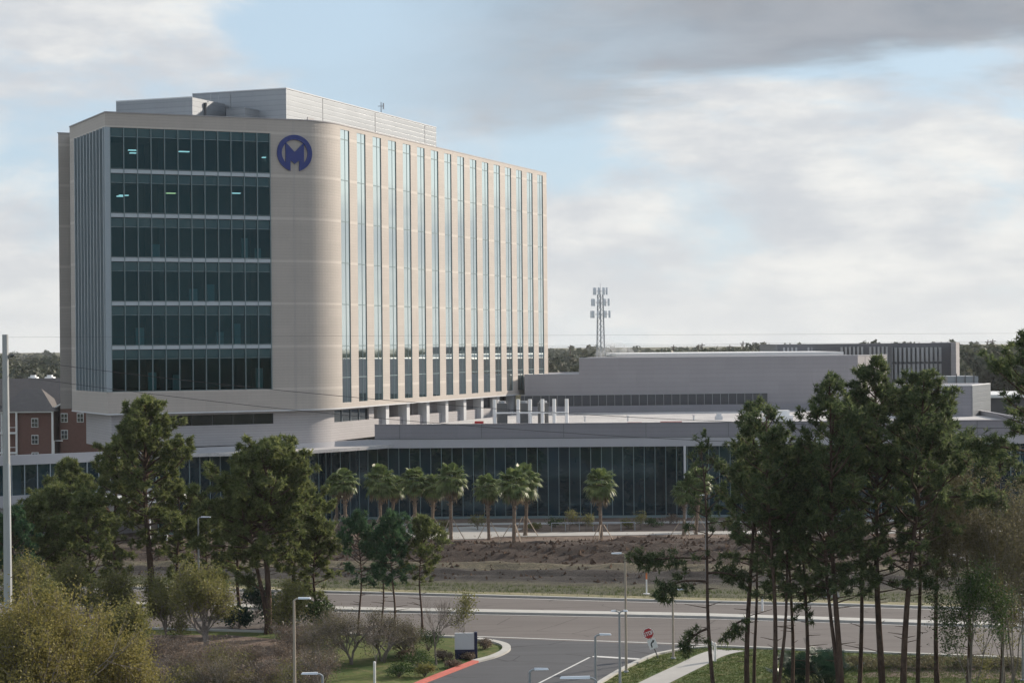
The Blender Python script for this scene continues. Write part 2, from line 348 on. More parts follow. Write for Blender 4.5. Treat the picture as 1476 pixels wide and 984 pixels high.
M = dict(
    tan=panel('tan_panels', (0.42, 0.378, 0.338), line=0.90, tone=0.03, bands=True),
    tanband=simple('pale_joint_band', (0.60, 0.54, 0.47), 0.5),
    base=panel('grey_base_panels', (0.37, 0.355, 0.36), course=0.28, line=0.75),
    wing=panel('wing_parapet_panels', (0.225, 0.22, 0.24), course=0.45, line=0.9),
    fascia=simple('pale_fascia_metal', (0.38, 0.38, 0.40), 0.45, var=0.05, scale=0.4),
    block=panel('grey_block_panels', (0.285, 0.27, 0.28), course=0.6, line=0.93),
    pent=panel('penthouse_panels', (0.29, 0.31, 0.33), course=0.6, line=0.88, metal=0.55, rough=0.42),
    white=simple('white_paint', (0.75, 0.75, 0.74), 0.45, var=0.06),
    offwhite=simple('off_white_metal', (0.55, 0.56, 0.57), 0.45, var=0.08),
    mull=simple('aluminium_mullion', (0.30, 0.35, 0.38), 0.4, 0.3, 0.05),
    mulldark=simple('dark_mullion', (0.10, 0.15, 0.17), 0.4, 0.2, 0.05),
    mullgreen=simple('green_grey_mullion', (0.16, 0.22, 0.23), 0.4, 0.2, 0.05),
    floorband=simple('spandrel_band', (0.42, 0.47, 0.50), 0.4, 0.1, 0.06),
    strip=mirror_glass('slot_window_glass', (0.03, 0.06, 0.065), (0.84, 0.92, 0.92), 0.66),
    pod=mirror_glass('podium_glass', (0.005, 0.017, 0.026), (0.55, 0.85, 1.0), 0.02, wob=0.4),
    dark=mirror_glass('dark_strip_glass', (0.008, 0.012, 0.015), (0.8, 0.9, 1.0), 0.02),
    clear=clear_glass('office_glass', (0.20, 0.42, 0.46), 0.0),
    spandrel=mirror_glass('spandrel_glass', (0.018, 0.055, 0.060), (0.6, 0.8, 0.85), 0.005),
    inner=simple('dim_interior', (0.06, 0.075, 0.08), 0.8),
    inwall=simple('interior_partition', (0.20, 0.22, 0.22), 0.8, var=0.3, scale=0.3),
    inpale=simple('pale_blind', (0.45, 0.50, 0.50), 0.8),
    light=emis('ceiling_lamp_glow', (0.95, 1.0, 0.98), 1.0),
    warm=emis('warm_lamp_glow', (1.0, 0.85, 0.4), 1.0),
    louvre=simple('dark_louvre', (0.06, 0.062, 0.07), 0.5, 0.2),
    rib=simple('grey_louvre_rib', (0.28, 0.28, 0.29), 0.5),
    roof=groundmat('roof_membrane', (0.42, 0.41, 0.41), (0.50, 0.49, 0.48), (0.36, 0.35, 0.35), 0.1, 0.8, bump=0.1),
    asphalt=None, blue=simple('logo_blue', (0.006, 0.024, 0.17), 0.4, var=0.03),
    concrete=simple('concrete', (0.36, 0.35, 0.33), 0.85, var=0.18, scale=0.8),
    kerb=simple('pale_kerb', (0.42, 0.41, 0.38), 0.85, var=0.2, scale=1.2),
    redkerb=simple('red_painted_kerb', (0.50, 0.13, 0.10), 0.7, var=0.25, scale=2.5),
    paint=simple('road_paint', (0.55, 0.55, 0.53), 0.7, var=0.25, scale=3),
    brick=simple('red_brick', (0.155, 0.08, 0.064), 0.9, var=0.25, scale=2),
    shingle=simple('dark_shingle', (0.055, 0.052, 0.055), 0.9, var=0.3, scale=1.2),
    shingle2=simple('brown_shingle', (0.11, 0.10, 0.095), 0.9, var=0.3, scale=1.2),
    glass=mirror_glass('house_glass', (0.03, 0.035, 0.04), (0.8, 0.9, 1.0), 0.1),
    pole=simple('grey_concrete_pole', (0.36, 0.37, 0.37), 0.8, var=0.15),
    lampm=simple('painted_lamp_steel', (0.34, 0.36, 0.38), 0.4, 0.3, 0.08),
    lampw=simple('weathered_lamp_steel', (0.38, 0.33, 0.27), 0.6, 0.1, 0.1),
    lamphead=simple('lamp_head_white', (0.66, 0.70, 0.74), 0.35, 0.1, 0.05),
    lens=simple('lamp_lens', (0.75, 0.76, 0.74), 0.2),
    steel=simple('galvanised_steel', (0.34, 0.36, 0.38), 0.5, 0.3, 0.1),
    darkm=simple('dark_grey_metal', (0.10, 0.105, 0.11), 0.5, 0.2),
    red=simple('sign_red', (0.42, 0.02, 0.025), 0.45, var=0.08),
    black=simple('sign_black', (0.015, 0.015, 0.018), 0.5),
    navy=simple('sign_navy', (0.01, 0.014, 0.05), 0.4),
    orange=simple('marker_orange', (0.6, 0.16, 0.04), 0.6),
    bark=groundmat('pine_bark', (0.075, 0.048, 0.038), (0.12, 0.08, 0.062), (0.045, 0.032, 0.028), 1.2, 5, (1, 1, .4), bump=0.6),
    greybark=groundmat('grey_bark', (0.19, 0.165, 0.145), (0.25, 0.22, 0.20), (0.13, 0.11, 0.10), 1.2, 5, (1, 1, .4), bump=0.5),
    palmbark=groundmat('palm_trunk', (0.20, 0.15, 0.115), (0.26, 0.20, 0.15), (0.12, 0.09, 0.07), 1.5, 6, (1, 1, 3), bump=0.6),
    wood=simple('timber_brace', (0.42, 0.33, 0.25), 0.8),
    wire=simple('dark_cable', (0.05, 0.05, 0.055), 0.6),
    pinel=leafmat('pine_needles', [(0.058, 0.084, 0.030), (0.135, 0.165, 0.056), (0.26, 0.27, 0.10)], 0.45, 1.3),
    pined=leafmat('dark_pine_needles', [(0.044, 0.066, 0.032), (0.095, 0.132, 0.056), (0.20, 0.225, 0.092)], 0.5, 1.3),
    pineb=leafmat('blue_green_needles', [(0.031, 0.074, 0.041), (0.062, 0.126, 0.062), (0.114, 0.180, 0.074)], 0.45, 1.3),
    spring=leafmat('spring_leaves', [(0.14, 0.125, 0.04), (0.23, 0.205, 0.06), (0.33, 0.28, 0.09)], 0.42, 0.7),
    springg=leafmat('olive_leaves', [(0.092, 0.098, 0.034), (0.172, 0.172, 0.057), (0.276, 0.253, 0.086)], 0.45, 0.7),
    scrub=leafmat('brown_scrub', [(0.10, 0.078, 0.06), (0.18, 0.135, 0.10), (0.26, 0.20, 0.145)], 0.3, 0.6),
    olivescrub=leafmat('olive_scrub', [(0.077, 0.072, 0.046), (0.132, 0.121, 0.066), (0.187, 0.165, 0.088)], 0.4, 0.6),
    palmleaf=leafmat('palm_fronds', [(0.055, 0.09, 0.03), (0.12, 0.165, 0.05), (0.22, 0.25, 0.09)], 0.35, 1.2, 0.45),
    palmdead=leafmat('dry_fronds', [(0.12, 0.085, 0.05), (0.19, 0.14, 0.085), (0.25, 0.19, 0.12)], 0.2, 1.2),
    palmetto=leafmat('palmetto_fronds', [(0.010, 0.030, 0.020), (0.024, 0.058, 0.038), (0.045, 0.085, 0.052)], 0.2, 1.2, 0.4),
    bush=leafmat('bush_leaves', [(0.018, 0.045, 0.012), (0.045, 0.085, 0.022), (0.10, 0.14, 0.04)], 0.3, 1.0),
    far=leafmat('distant_canopy', [(0.05, 0.062, 0.042), (0.075, 0.085, 0.055), (0.11, 0.115, 0.075)], 0.3, 0.03),
    grassblade=leafmat('grass_blades', [(0.05, 0.08, 0.02), (0.085, 0.12, 0.03), (0.14, 0.15, 0.055)], 0.3, 0.5),
    lawn=groundmat('lawn', (0.055, 0.085, 0.024), (0.10, 0.12, 0.036), (0.16, 0.14, 0.065), 0.12, 0.9, bump=0.5),
    drylawn=groundmat('patchy_grass', (0.07, 0.078, 0.03), (0.12, 0.105, 0.055), (0.07, 0.052, 0.036), 0.10, 0.7, (0.5, 1.6, 1), bump=0.5),
    mulch=groundmat('mulch', (0.10, 0.072, 0.058), (0.16, 0.12, 0.10), (0.22, 0.18, 0.14), 0.2, 1.4, bump=0.7),
)
def asphalt(name, col, stretch=(0.3, 1.5, 1), ang=0.0):
    m, t, p, out = mat_new(name)
    tc = t.node('ShaderNodeTexCoord').outputs['Object']; mp = t.mapping(tc, stretch, rot=(0, 0, ang))
    a = t.noise(mp, 0.35, 5, 0.6, 0.2); b = t.noise(tc, 9.0, 4, 0.75); d = t.noise(tc, 0.12, 4, 0.6)
    v = t.math('ADD', 0.62, t.math('MULTIPLY', a, 0.42)); v = t.math('ADD', v, t.math('MULTIPLY', b, 0.3)); v = t.math('ADD', v, t.math('MULTIPLY', d, 0.25))
    tk = t.noise(t.mapping(tc, (0.025, 1.1, 1), rot=(0, 0, ang)), 1.0, 4, 0.7); v = t.math('MULTIPLY', v, t.math('ADD', 0.72, t.math('MULTIPLY', tk, 0.55)))
    crk = t.node('ShaderNodeTexVoronoi', feature='DISTANCE_TO_EDGE'); crk.inputs['Scale'].default_value = 0.13
    t.link(t.mapping(tc, (1, 2.2, 1), rot=(0, 0, ang)), crk.inputs['Vector'])
    ck = t.math('LESS_THAN', crk.outputs['Distance'], 0.006)
    v = t.math('MULTIPLY', v, t.math('SUBTRACT', 1.0, t.math('MULTIPLY', ck, 0.4)))
    c = t.node('ShaderNodeVectorMath', operation='SCALE'); c.inputs[0].default_value = col; t.link(v, c.inputs[3])
    t.link(c.outputs[0], p.inputs['Base Color']); p.inputs['Roughness'].default_value = 0.9; p.inputs['Specular IOR Level'].default_value = 0.25
    return m
M['road'] = asphalt('worn_asphalt', (0.125, 0.112, 0.105), ang=R(14))
M['asphalt'] = asphalt('new_asphalt', (0.075, 0.077, 0.083), (0.7, 0.9, 1))
def soilmat():
    m, t, p, out = mat_new('disturbed_soil')
    tc = t.node('ShaderNodeTexCoord').outputs['Object']
    at_ = t.node('ShaderNodeAttribute', attribute_name='zone')
    v = at_.outputs['Fac']
    n = t.noise(t.mapping(tc, (0.35, 1.6, 1), rot=(0, 0, R(10))), 0.5, 6, 0.7, 0.5)
    v = t.math('ADD', v, t.math('MULTIPLY', t.math('SUBTRACT', n, 0.5), 0.16))
    cr = t.node('ShaderNodeValToRGB'); t.link(v, cr.inputs[0]); el = cr.color_ramp.elements
    stops = [(0.0, (0.18, 0.17, 0.10)), (0.08, (0.12, 0.125, 0.055)), (0.16, (0.115, 0.105, 0.06)), (0.20, (0.036, 0.029, 0.026)), (0.36, (0.042, 0.032, 0.028)),
             (0.41, (0.24, 0.205, 0.125)), (0.46, (0.10, 0.064, 0.042)), (0.62, (0.075, 0.046, 0.033)), (0.82, (0.105, 0.064, 0.044)), (0.89, (0.23, 0.19, 0.14)), (1.0, (0.15, 0.12, 0.10))]
    el[0].position = 0.0; el[0].color = (*stops[0][1], 1); el[1].position = 1.0; el[1].color = (*stops[-1][1], 1)
    for q, c in stops[1:-1]:
        x = el.new(q); x.color = (*c, 1)
    b = t.noise(tc, 1.1, 8, 0.8); b2 = t.noise(tc, 5, 4, 0.8)
    k = t.math('MULTIPLY', t.math('POWER', t.math('ADD', t.math('MULTIPLY', b, 1.1), t.math('MULTIPLY', b2, 0.9)), 2.8), 0.46)
    c = t.mix(1.0, cr.outputs[0], k, 'MULTIPLY'); t.link(c, p.inputs['Base Color']); p.inputs['Roughness'].default_value = 0.95
    bn = t.node('ShaderNodeBump'); bn.inputs['Strength'].default_value = 0.8; bn.inputs['Distance'].default_value = 0.25
    t.link(b, bn.inputs['Height']); t.link(bn.outputs[0], p.inputs['Normal'])
    return m
M['soil'] = soilmat()

# ================================================================== SETTING
def interp(tab, x):
    for k in range(len(tab) - 1):
        if x <= tab[k + 1][0] or k == len(tab) - 2:
            (a, b), (c, d) = tab[k], tab[k + 1]; return b + (d - b) * (x - a) / (c - a)
FAR = [(g.x, g.y) for g in [gnd(47, 845), gnd(524, 855), gnd(760, 861), gnd(985, 867.5), gnd(1205, 872), gnd(1400, 878)]]
MED = [(g.x, g.y) for g in [gnd(47, 868), gnd(560, 880), gnd(687, 882), gnd(998, 887.5), gnd(1205, 894), gnd(1424, 901)]]
NEAR = [(g.x, g.y) for g in [gnd(258, 907), gnd(691, 919), gnd(1019, 931), gnd(1223, 939), gnd(1453, 948)]]
XS = [-260, -180, -120, -90] + list(range(-70, 80, 4)) + [90, 120, 180, 260]
fy = lambda x: interp(FAR, x); my = lambda x: interp(MED, x); ny = lambda x: interp(NEAR, x)
def strip(name, lo, hi, z, mat, zt=None, xs=XS):
    """a sheet (or a solid when zt is given) between two curves across the view"""
    m = MB(); n = len(xs)
    for x in xs: m.v += [(x, lo(x), z), (x, hi(x), z)]
    for k in range(n - 1): m.f.append((2 * k, 2 * k + 2, 2 * k + 3, 2 * k + 1))
    if zt is not None:
        b = len(m.v)
        for x in xs: m.v += [(x, lo(x), zt), (x, hi(x), zt)]
        for k in range(n - 1):
            m.f.append((b + 2 * k, b + 2 * k + 2, b + 2 * k + 3, b + 2 * k + 1))
            m.f.append((2 * k, 2 * k + 2, b + 2 * k + 2, b + 2 * k)); m.f.append((2 * k + 1, 2 * k + 3, b + 2 * k + 3, b + 2 * k + 1))
    o = m.build(name, mat); return struct(o)
m = MB(); m.quad((-7000, -3000, 0), (7000, -3000, 0), (7000, 9000, 0), (-7000, 9000, 0)); struct(m.build('ground', M['drylawn']))
strip('road', lambda x: ny(x), lambda x: fy(x), 0.008, M['road'])
strip('far_kerb', lambda x: fy(x), lambda x: fy(x) + 0.35, -0.01, M['kerb'], 0.15)
strip('grass_verge', lambda x: fy(x) + 0.35, lambda x: fy(x) + 1.9, 0.145, groundmat('verge', (0.17, 0.165, 0.09), (0.25, 0.225, 0.135), (0.20, 0.175, 0.12), 0.25, 1.6))
strip('median', lambda x: my(x) - 0.75, lambda x: my(x) + 0.75, -0.01, M['kerb'], 0.16)
strip('lane_marking', lambda x: ny(x) + 0.55, lambda x: ny(x) + 0.78, 0.014, M['paint'])
strip('median_marking', lambda x: my(x) - 1.25, lambda x: my(x) - 1.1, 0.014, M['paint'])
strip('shoulder_marking', lambda x: fy(x) - 0.75, lambda x: fy(x) - 0.6, 0.014, M['paint'])

# building site soil between verge and planting, as one heightfield
def soil():
    xs = np.arange(-80, 110, 0.6); vs = np.linspace(0, 1, 76)
    rng = np.random.RandomState(3)
    def n2(X, Y, s, seed):
        r = np.random.RandomState(seed); o = np.zeros_like(X)
        for k in range(7):
            a = r.uniform(0, 6.28); f = s * r.uniform(0.6, 1.7); o += np.sin((X * math.cos(a) * 0.5 + Y * math.sin(a)) * f + r.uniform(0, 6.28))
        return o / 4
    X, V = np.meshgrid(xs, vs, indexing='ij')
    F0 = np.array([fy(x) + 1.9 for x in xs])[:, None]; F1 = 194.0 - 0.02 * xs[:, None]
    Y = F0 + (F1 - F0) * V
    Z = np.zeros_like(X) + 0.10
    bump = lambda c, w: np.exp(-((V - c) / w) ** 2)
    Z += bump(0.66, 0.13) * (1.35 + 0.5 * n2(X, Y, 0.55, 1)) * np.clip((X + 20) / 10, 0.25, 1)
    Z += bump(0.42, 0.025) * 0.40 + bump(0.31, 0.018) * 0.30 + bump(0.24, 0.015) * 0.16
    Z += (0.22 * n2(X, Y, 1.7, 2) + 0.16 * n2(X, Y, 4.2, 5)) * (0.25 + bump(0.66, 0.18) * 1.25 + bump(0.3, 0.1) * 0.5)
    Z = np.maximum(Z, 0.02); Z[:, 0] = 0.05; Z[:, -1] = 0.03
    nx, nv = X.shape
    me = bpy.data.meshes.new('building_site_soil'); co = np.stack([X, Y, Z], -1).reshape(-1, 3)
    idx = np.arange(nx * nv).reshape(nx, nv)
    q = np.stack([idx[:-1, :-1], idx[1:, :-1], idx[1:, 1:], idx[:-1, 1:]], -1).reshape(-1, 4)
    me.from_pydata(co.tolist(), [], q.tolist())
    at_ = me.attributes.new('zone', 'FLOAT', 'POINT'); at_.data.foreach_set('value', V.reshape(-1).astype(np.float32))
    me.materials.append(M['soil']); me.polygons.foreach_set('use_smooth', [True] * len(me.polygons))
    o = bpy.data.objects.new('terrain', me); C.objects.link(o); struct(o)
soil()
strip('mulch_bed', lambda x: 193.8 - 0.02 * x, lambda x: 219.5, 0.012, M['mulch'], xs=list(range(-90, 100, 5)))
strip('garden_path', lambda x: 198.6 + 0.5 * math.sin(x * 0.08), lambda x: 201.6 + 0.8 * math.sin(x * 0.06 + 1), 0.018, M['concrete'], 0.06, xs=list(range(-8, 84, 3)))
m = MB(); m.prism([(-12, 195.2), (-3, 196.5), (-0.5, 201), (1, 207), (-4, 210), (-12, 208)], 0.019, 0.07); struct(m.build('path', M['concrete']))
strip('pavement', lambda x: 211.5, lambda x: 213.6, 0.02, M['concrete'], 0.08, xs=list(range(-14, 60, 4)))
# driveway, its kerbs and markings
def G(x, y, z=0.0): g = gnd(x, y); return (g.x, g.y, z)
drv = [G(560, 1010), G(614, 984), G(690, 954.5), G(718, 947), G(735, 938), G(733, 930), G(715, 924.5), G(691, 921)]
drr = [G(1019, 932.5), G(985, 935.5), G(955, 941), G(939, 945), G(900, 962), G(862, 984), G(820, 1012)]
near_pts = [(x, ny(x) + 0.05, 0) for x in np.linspace(G(1019, 932)[0], G(691, 921)[0], 14)]
m = MB(); pts = [p[:2] for p in drv] + [p[:2] for p in near_pts[::-1]][0:0] + []
poly = [p[:2] for p in drv] + [(p[0], p[1]) for p in near_pts[::-1]] + [p[:2] for p in drr]
m.poly([(p[0], p[1], 0.016) for p in poly]); 
m.quad((drv[0][0] - 22, 60, 0.0158), (drr[-1][0] - 2, 60, 0.0158), (drr[-1][0], drr[-1][1], 0.0158), (drv[0][0], drv[0][1], 0.0158))
struct(m.build('driveway', M['asphalt']))
def curve_kerb(name, pts, w, z, mat, side=1):
    m = MB(); p = [q[:2] for q in pts]
    m.ribbon(p, 0, w * side, -0.01, z); return struct(m.build(name, mat))
def smooth_pts(pts, n=6):
    P = [Vector(p) for p in pts]; out = []
    for k in range(len(P) - 1):
        p0 = P[max(k - 1, 0)]; p1 = P[k]; p2 = P[k + 1]; p3 = P[min(k + 2, len(P) - 1)]
        for j in range(n):
            t = j / n
            out.append(0.5 * ((2 * p1) + (p2 - p0) * t + (2 * p0 - 5 * p1 + 4 * p2 - p3) * t * t + (3 * p1 - p0 - 3 * p2 + p3) * t ** 3))
    out.append(P[-1]); return [tuple(q) for q in out]
curve_kerb('red_kerb', smooth_pts(drv[0:3]), -0.45, 0.14, M['redkerb'])
curve_kerb('driveway_kerb', smooth_pts(drv[2:] ), -0.55, 0.14, M['kerb'])
curve_kerb('driveway_kerb', smooth_pts(drr), -0.3, 0.14, M['kerb'])
def near_kerb(x0, x1):
    return strip('near_kerb', lambda x: ny(x) - 0.35, lambda x: ny(x) - 0.02, -0.01, M['kerb'], 0.14, xs=list(np.linspace(x0, x1, 16)))
near_kerb(-120, G(691, 921)[0]); near_kerb(G(1019, 932)[0], 120)
def lawn_poly(name, pts, z=0.02, mat='lawn'):
    m = MB(); m.poly([(p[0], p[1], z) for p in pts]); return struct(m.build(name, M[mat]))
lawn_poly('scrub_floor', [G(150, 1010), G(462, 1010), G(470, 960), G(440, 925), G(330, 915), G(215, 915)], 0.03, 'mulch')
lx = G(691, 921)[0]
lawn_poly('left_lawn', [(p[0], p[1]) for p in drv[::-1]] and ([(-60, 70), (drv[0][0] - 22, 70)] + [(p[0] - 0.25, p[1] + .1) for p in drv] + [(x, ny(x) - 0.36) for x in np.linspace(lx - 0.2, -60, 20)]))
lawn_poly('right_lawn', [(drr[-1][0] + 0.1, 60), (90, 60)] + [(x, ny(x) - 0.36) for x in np.linspace(90, G(1019, 932)[0], 24)] + [(p[0] + 0.1, p[1]) for p in drr[1:]])
m = MB(); L_ = [G(1000, 938.5), G(1018, 938), G(1045, 934.5), G(1100, 936.5)]
sl = smooth_pts([G(870, 1012), G(921, 984), G(975, 958.5), G(1005, 944), G(1030, 936)])
sr = smooth_pts([G(925, 1006), G(966, 984), G(1010, 962), G(1045, 945), G(1075, 938)])
for a in range(len(sl) - 1):
    m.quad((*sl[a][:2], 0.045), (*sr[a][:2], 0.045), (*sr[a + 1][:2], 0.045), (*sl[a + 1][:2], 0.045))
struct(m.build('sidewalk', M['concrete']))
m = MB()
def mark(a, b, w):
    a = Vector(a); b = Vector(b); d = (b - a).normalized(); n = Vector((-d.y, d.x, 0)) * w / 2
    m.quad(tuple(a - n), tuple(b - n), tuple(b + n), tuple(a + n))
mark(G(855, 945.5, 0.021), G(921, 949.5, 0.021), 0.5); struct(m.build('stop_line', M['paint']))
m = MB(); mark(G(850, 947, 0.0222), G(740, 1003, 0.0222), 0.14); struct(m.build('lane_line', M['paint']))
m = MB(); m.prism([(20, 113.8), (24, 113.5), (46, 109.5), (48, 112.8), (34, 116.5), (24, 118)], 0.018, 0.03); struct(m.build('planting_bed', M['mulch']))

# ================================================================== HOSPITAL TOWER
def v2(a): return Vector((a[0], a[1]))
C0 = v2((-43.0, 203.0)); dF = Vector((0.912, 0.41)).normalized(); nF = Vector((dF.y, -dF.x))
K = v2((-20.6, 213.07)); dR = Vector((0.358, 0.934)).normalized(); nR = Vector((dR.y, -dR.x))
LP = v2((-49.9, 216.4)); dL = (LP - C0).normalized(); nL = Vector((-dL.y, dL.x))
R1 = v2((5.25, 280.6))
LB = v2((-52.2, 220.6))
tl = 3.4
A1 = K - dF * tl; B1 = K + dR * tl
def arc(A, B, dA, dB, n=14):
    out = []
    for k in range(n + 1):
        t = k / n; out.append(A * (1 - t) ** 2 + K * 2 * t * (1 - t) + B * t ** 2)
    return out
ARC = arc(A1, B1, dF, dR)
Z0, ZT = 13.0, 45.0
FL = [15.3, 20.0, 24.7, 29.4, 34.1, 38.8, 43.45]
tower = thing('hospital_tower', (-22, 235, 0), 'tall tan panelled tower with dark corner glazing, slot windows and a round blue emblem', 'building')
GS = 18.15                                   # length of the front glazing from the corner
LL = (LP - C0).length; GL = 12.3
wall = MB()
frontline = [C0, C0 + dF * GS]
wall.ribbon([LP, C0, A1] + ARC[1:] + [], -0.5, 0, FL[6], ZT)             # parapet, left face, front, curve
wall.ribbon([LP, C0, A1] + ARC[1:], -0.5, 0, Z0, FL[0])
wall.ribbon([C0 + dF * GS, A1] + ARC[1:], -0.5, 0, FL[0] + 0.002, FL[6] - 0.002)
wall.ribbon([LP, C0 + dL * GL], -0.5, 0, FL[0] + 0.002, FL[6] - 0.002)
# slab end beyond the left face
e0 = LP + dF * 0.5
wall.ribbon([LB + dR * 20, LB, LB + dF * 6], -0.5, 0, Z0 + 0.003, ZT - 0.2)
wall.ribbon([LP + dF * 5, LP + dF * 0.5], -0.4, 0, Z0 + 0.004, ZT - 0.004)
LR = (R1 - B1).length; NB = 16; pitch = LR / NB; op = pitch * 0.54
for k in range(NB):
    a0 = k * pitch + op + (0.35 if k == 0 else 0.35); a1 = (k + 1) * pitch + 0.35 if k < NB - 1 else LR
    wall.fbox(B1, dR, nR, a0, min(a1, LR), -0.5, 0, Z0 + 0.55, ZT - 0.45)
wall.fbox(B1, dR, nR, 0, 0.35, -0.5, 0, Z0 + 0.55, ZT - 0.45)
wall.fbox(B1, dR, nR, 0, LR, -0.5, 0.0, Z0, Z0 + 0.548)
wall.fbox(B1, dR, nR, 0, LR, -0.5, 0.0, ZT - 0.448, ZT)
wall.fbox(R1, -nR, dR, 0, 24, -0.5, 0, Z0, ZT)
wallo = wall.build('wall', M['tan'], tower)
# coping and soffit edge
cp = MB(); cp.ribbon([LP, C0, A1] + ARC[1:] + [R1], -0.55, 0.06, ZT, ZT + 0.12); cp.ribbon([LB + dR * 20, LB, LB + dF * 6], -0.5, 0.05, ZT - 0.2, ZT - 0.08)
cp.build('coping', M['base'], tower)
sf = MB(); sf.ribbon([LP, C0, A1] + ARC[1:] + [R1], -1.6, 0.05, Z0 - 0.14, Z0); sf.build('soffit_trim', M['offwhite'], tower)
for a in (GS + 2.6, 20.9):
    jt = MB(); jt.fbox(C0, dF, nF, a, a + 0.03, 0.0, 0.012, Z0 + 0.1, ZT - 0.05); jt.build('panel_joint', M['base'], tower)
# core and slabs
inset = offset([LP, C0, A1] + ARC[1:] + [R1], -0.55)
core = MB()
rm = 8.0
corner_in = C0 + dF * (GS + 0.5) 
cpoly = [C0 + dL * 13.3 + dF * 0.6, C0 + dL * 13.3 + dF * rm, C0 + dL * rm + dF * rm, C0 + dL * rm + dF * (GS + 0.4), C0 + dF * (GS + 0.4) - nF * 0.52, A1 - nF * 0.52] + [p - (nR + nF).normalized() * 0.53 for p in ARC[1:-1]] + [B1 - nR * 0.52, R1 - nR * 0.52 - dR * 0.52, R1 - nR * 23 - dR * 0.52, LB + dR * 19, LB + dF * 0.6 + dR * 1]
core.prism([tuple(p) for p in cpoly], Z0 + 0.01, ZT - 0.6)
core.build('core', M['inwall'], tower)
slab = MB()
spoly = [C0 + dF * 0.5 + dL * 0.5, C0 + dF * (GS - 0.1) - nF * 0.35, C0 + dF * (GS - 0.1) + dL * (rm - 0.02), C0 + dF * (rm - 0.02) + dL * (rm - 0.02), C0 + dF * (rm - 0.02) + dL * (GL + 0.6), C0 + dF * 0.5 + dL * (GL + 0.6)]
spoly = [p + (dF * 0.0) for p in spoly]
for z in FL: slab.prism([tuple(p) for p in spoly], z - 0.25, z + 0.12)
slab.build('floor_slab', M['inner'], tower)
roofs = MB(); roofs.prism([tuple(p) for p in offset([LP, C0, A1] + ARC[1:] + [R1], -0.5)] + [tuple(R1 - nR * 24), tuple(LB + dR * 20)], ZT - 0.58, ZT - 0.3)
roofs.build('roof', M['roof'], tower)
# glazing: one window band per storey, front and side
for i in range(6):
    zb, zt = FL[i], FL[i + 1]
    g = MB()
    nfp = 12; pw = (GS - 0.5) / nfp
    lo = zb + (0.26 if i else 0.0); hi = zt - (0.26 if i < 5 else 0.0)
    g.quad((*(C0 + dF * 0.45 - nF * 0.12), lo), (*(C0 + dF * GS - nF * 0.12), lo), (*(C0 + dF * GS - nF * 0.12), hi - 0.95), (*(C0 + dF * 0.45 - nF * 0.12), hi - 0.95))
    w = g.build('window', M['clear'], tower)
    g = MB()
    g.fbox(C0, dF, nF, 0.45, GS, -0.2, -0.12, hi - 0.95, hi); g.build('spandrel_pane', M['spandrel'], w)
    fr = MB()
    for k in range(nfp + 1):
        a = 0.45 + k * pw; fr.fbox(C0, dF, nF, a - 0.045, a + 0.045, -0.2, 0.10, zb + (0.001 if i else 0), zt)
    fr.fbox(C0, dF, nF, 0.45, GS, -0.18, -0.06, hi - 0.98, hi - 0.93)
    fr.fbox(C0, dF, nF, 0.45, GS, -0.18, -0.02, lo, lo + 0.06)
    fr.build('window_frame', M['mullgreen'], w)
    g = MB(); npn = 9; pl = (GL - 0.4) / npn
    q = lambda a, b: C0 + dL * a + nL * b
    g.quad((*q(GL, -0.1), lo), (*q(0.4, -0.1), lo), (*q(0.4, -0.1), hi), (*q(GL, -0.1), hi))
    w = g.build('window', M['spandrel'], tower)
    fr = MB()
    for k in range(npn + 1):
        a = 0.4 + k * pl; fr.fbox(C0, dL, nL, a - 0.09, a + 0.09, -0.15, 0.22, zb + (0.001 if i else 0), zt)
    fr.build('window_frame', M['mull'], w)
    if i:
        b = MB(); b.fbox(C0, dF, nF, 0.3, GS, -0.25, 0.05, zb - 0.20, zb + 0.20); b.build('floor_band', M['floorband'], tower)
        b = MB(); b.fbox(C0, dL, nL, 0.2, GL, -0.25, -0.08, zb - 0.262, zb + 0.262); b.build('floor_band', M['mullgreen'], tower)
cpst = MB(); cpst.prism([tuple(C0 + nF * 0.12 + nL * 0.12), tuple(C0 + dF * 0.42 + nF * 0.12), tuple(C0 + dF * 0.42 - nF * 0.3), tuple(C0 + dF * 0.3 + dL * 0.3), tuple(C0 + dL * 0.42 - nL * 0.2), tuple(C0 + dL * 0.42 + nL * 0.12)], FL[0], FL[6])
cpst.build('corner_post', M['mull'], tower)
# interior: lamps, blinds and partitions seen through the glass
def inner_box(s0, s1, d0, d1, z0, z1, mat, name):
    b = MB(); b.fbox(C0, dF, nF, s0, s1, -d1, -d0, z0, z1); return b.build(name, mat, tower)
for (px, py, w_, mt) in [(192, 217, 1.3, 'light'), (193, 221, 1.1, 'light'), (266, 219, 1.6, 'light'), (383, 229, 0.9, 'light'), (179, 282, 1.4, 'light'),
                         (174, 292, 1.0, 'light'), (247, 279, 1.4, 'warm'), (341, 279, 1.3, 'light')]:
    dep = 2.5
    # where the sight line meets a vertical plane dep metres behind the glass
    o = C0 - nF * dep; v = at(px, py, 1.0) - Vector((0, 0, EYE))
    # |v.y=1| ray: p = t*(v.x,1); (p-o).nF = 0
    t = (o.x * nF.x + o.y * nF.y) / (v.x * nF.x + 1.0 * nF.y)
    s = (Vector((v.x * t, t)) - o).dot(dF); z = EYE + v.z * t
    i = max(k for k in range(6) if FL[k] < z); z = min(max(z, FL[i] + 2.2), FL[i + 1] - 0.75)
    inner_box(s - w_ * .36, s + w_ * .36, dep, dep + 0.5, z, z + 0.09, M[mt], 'ceiling_lamp')
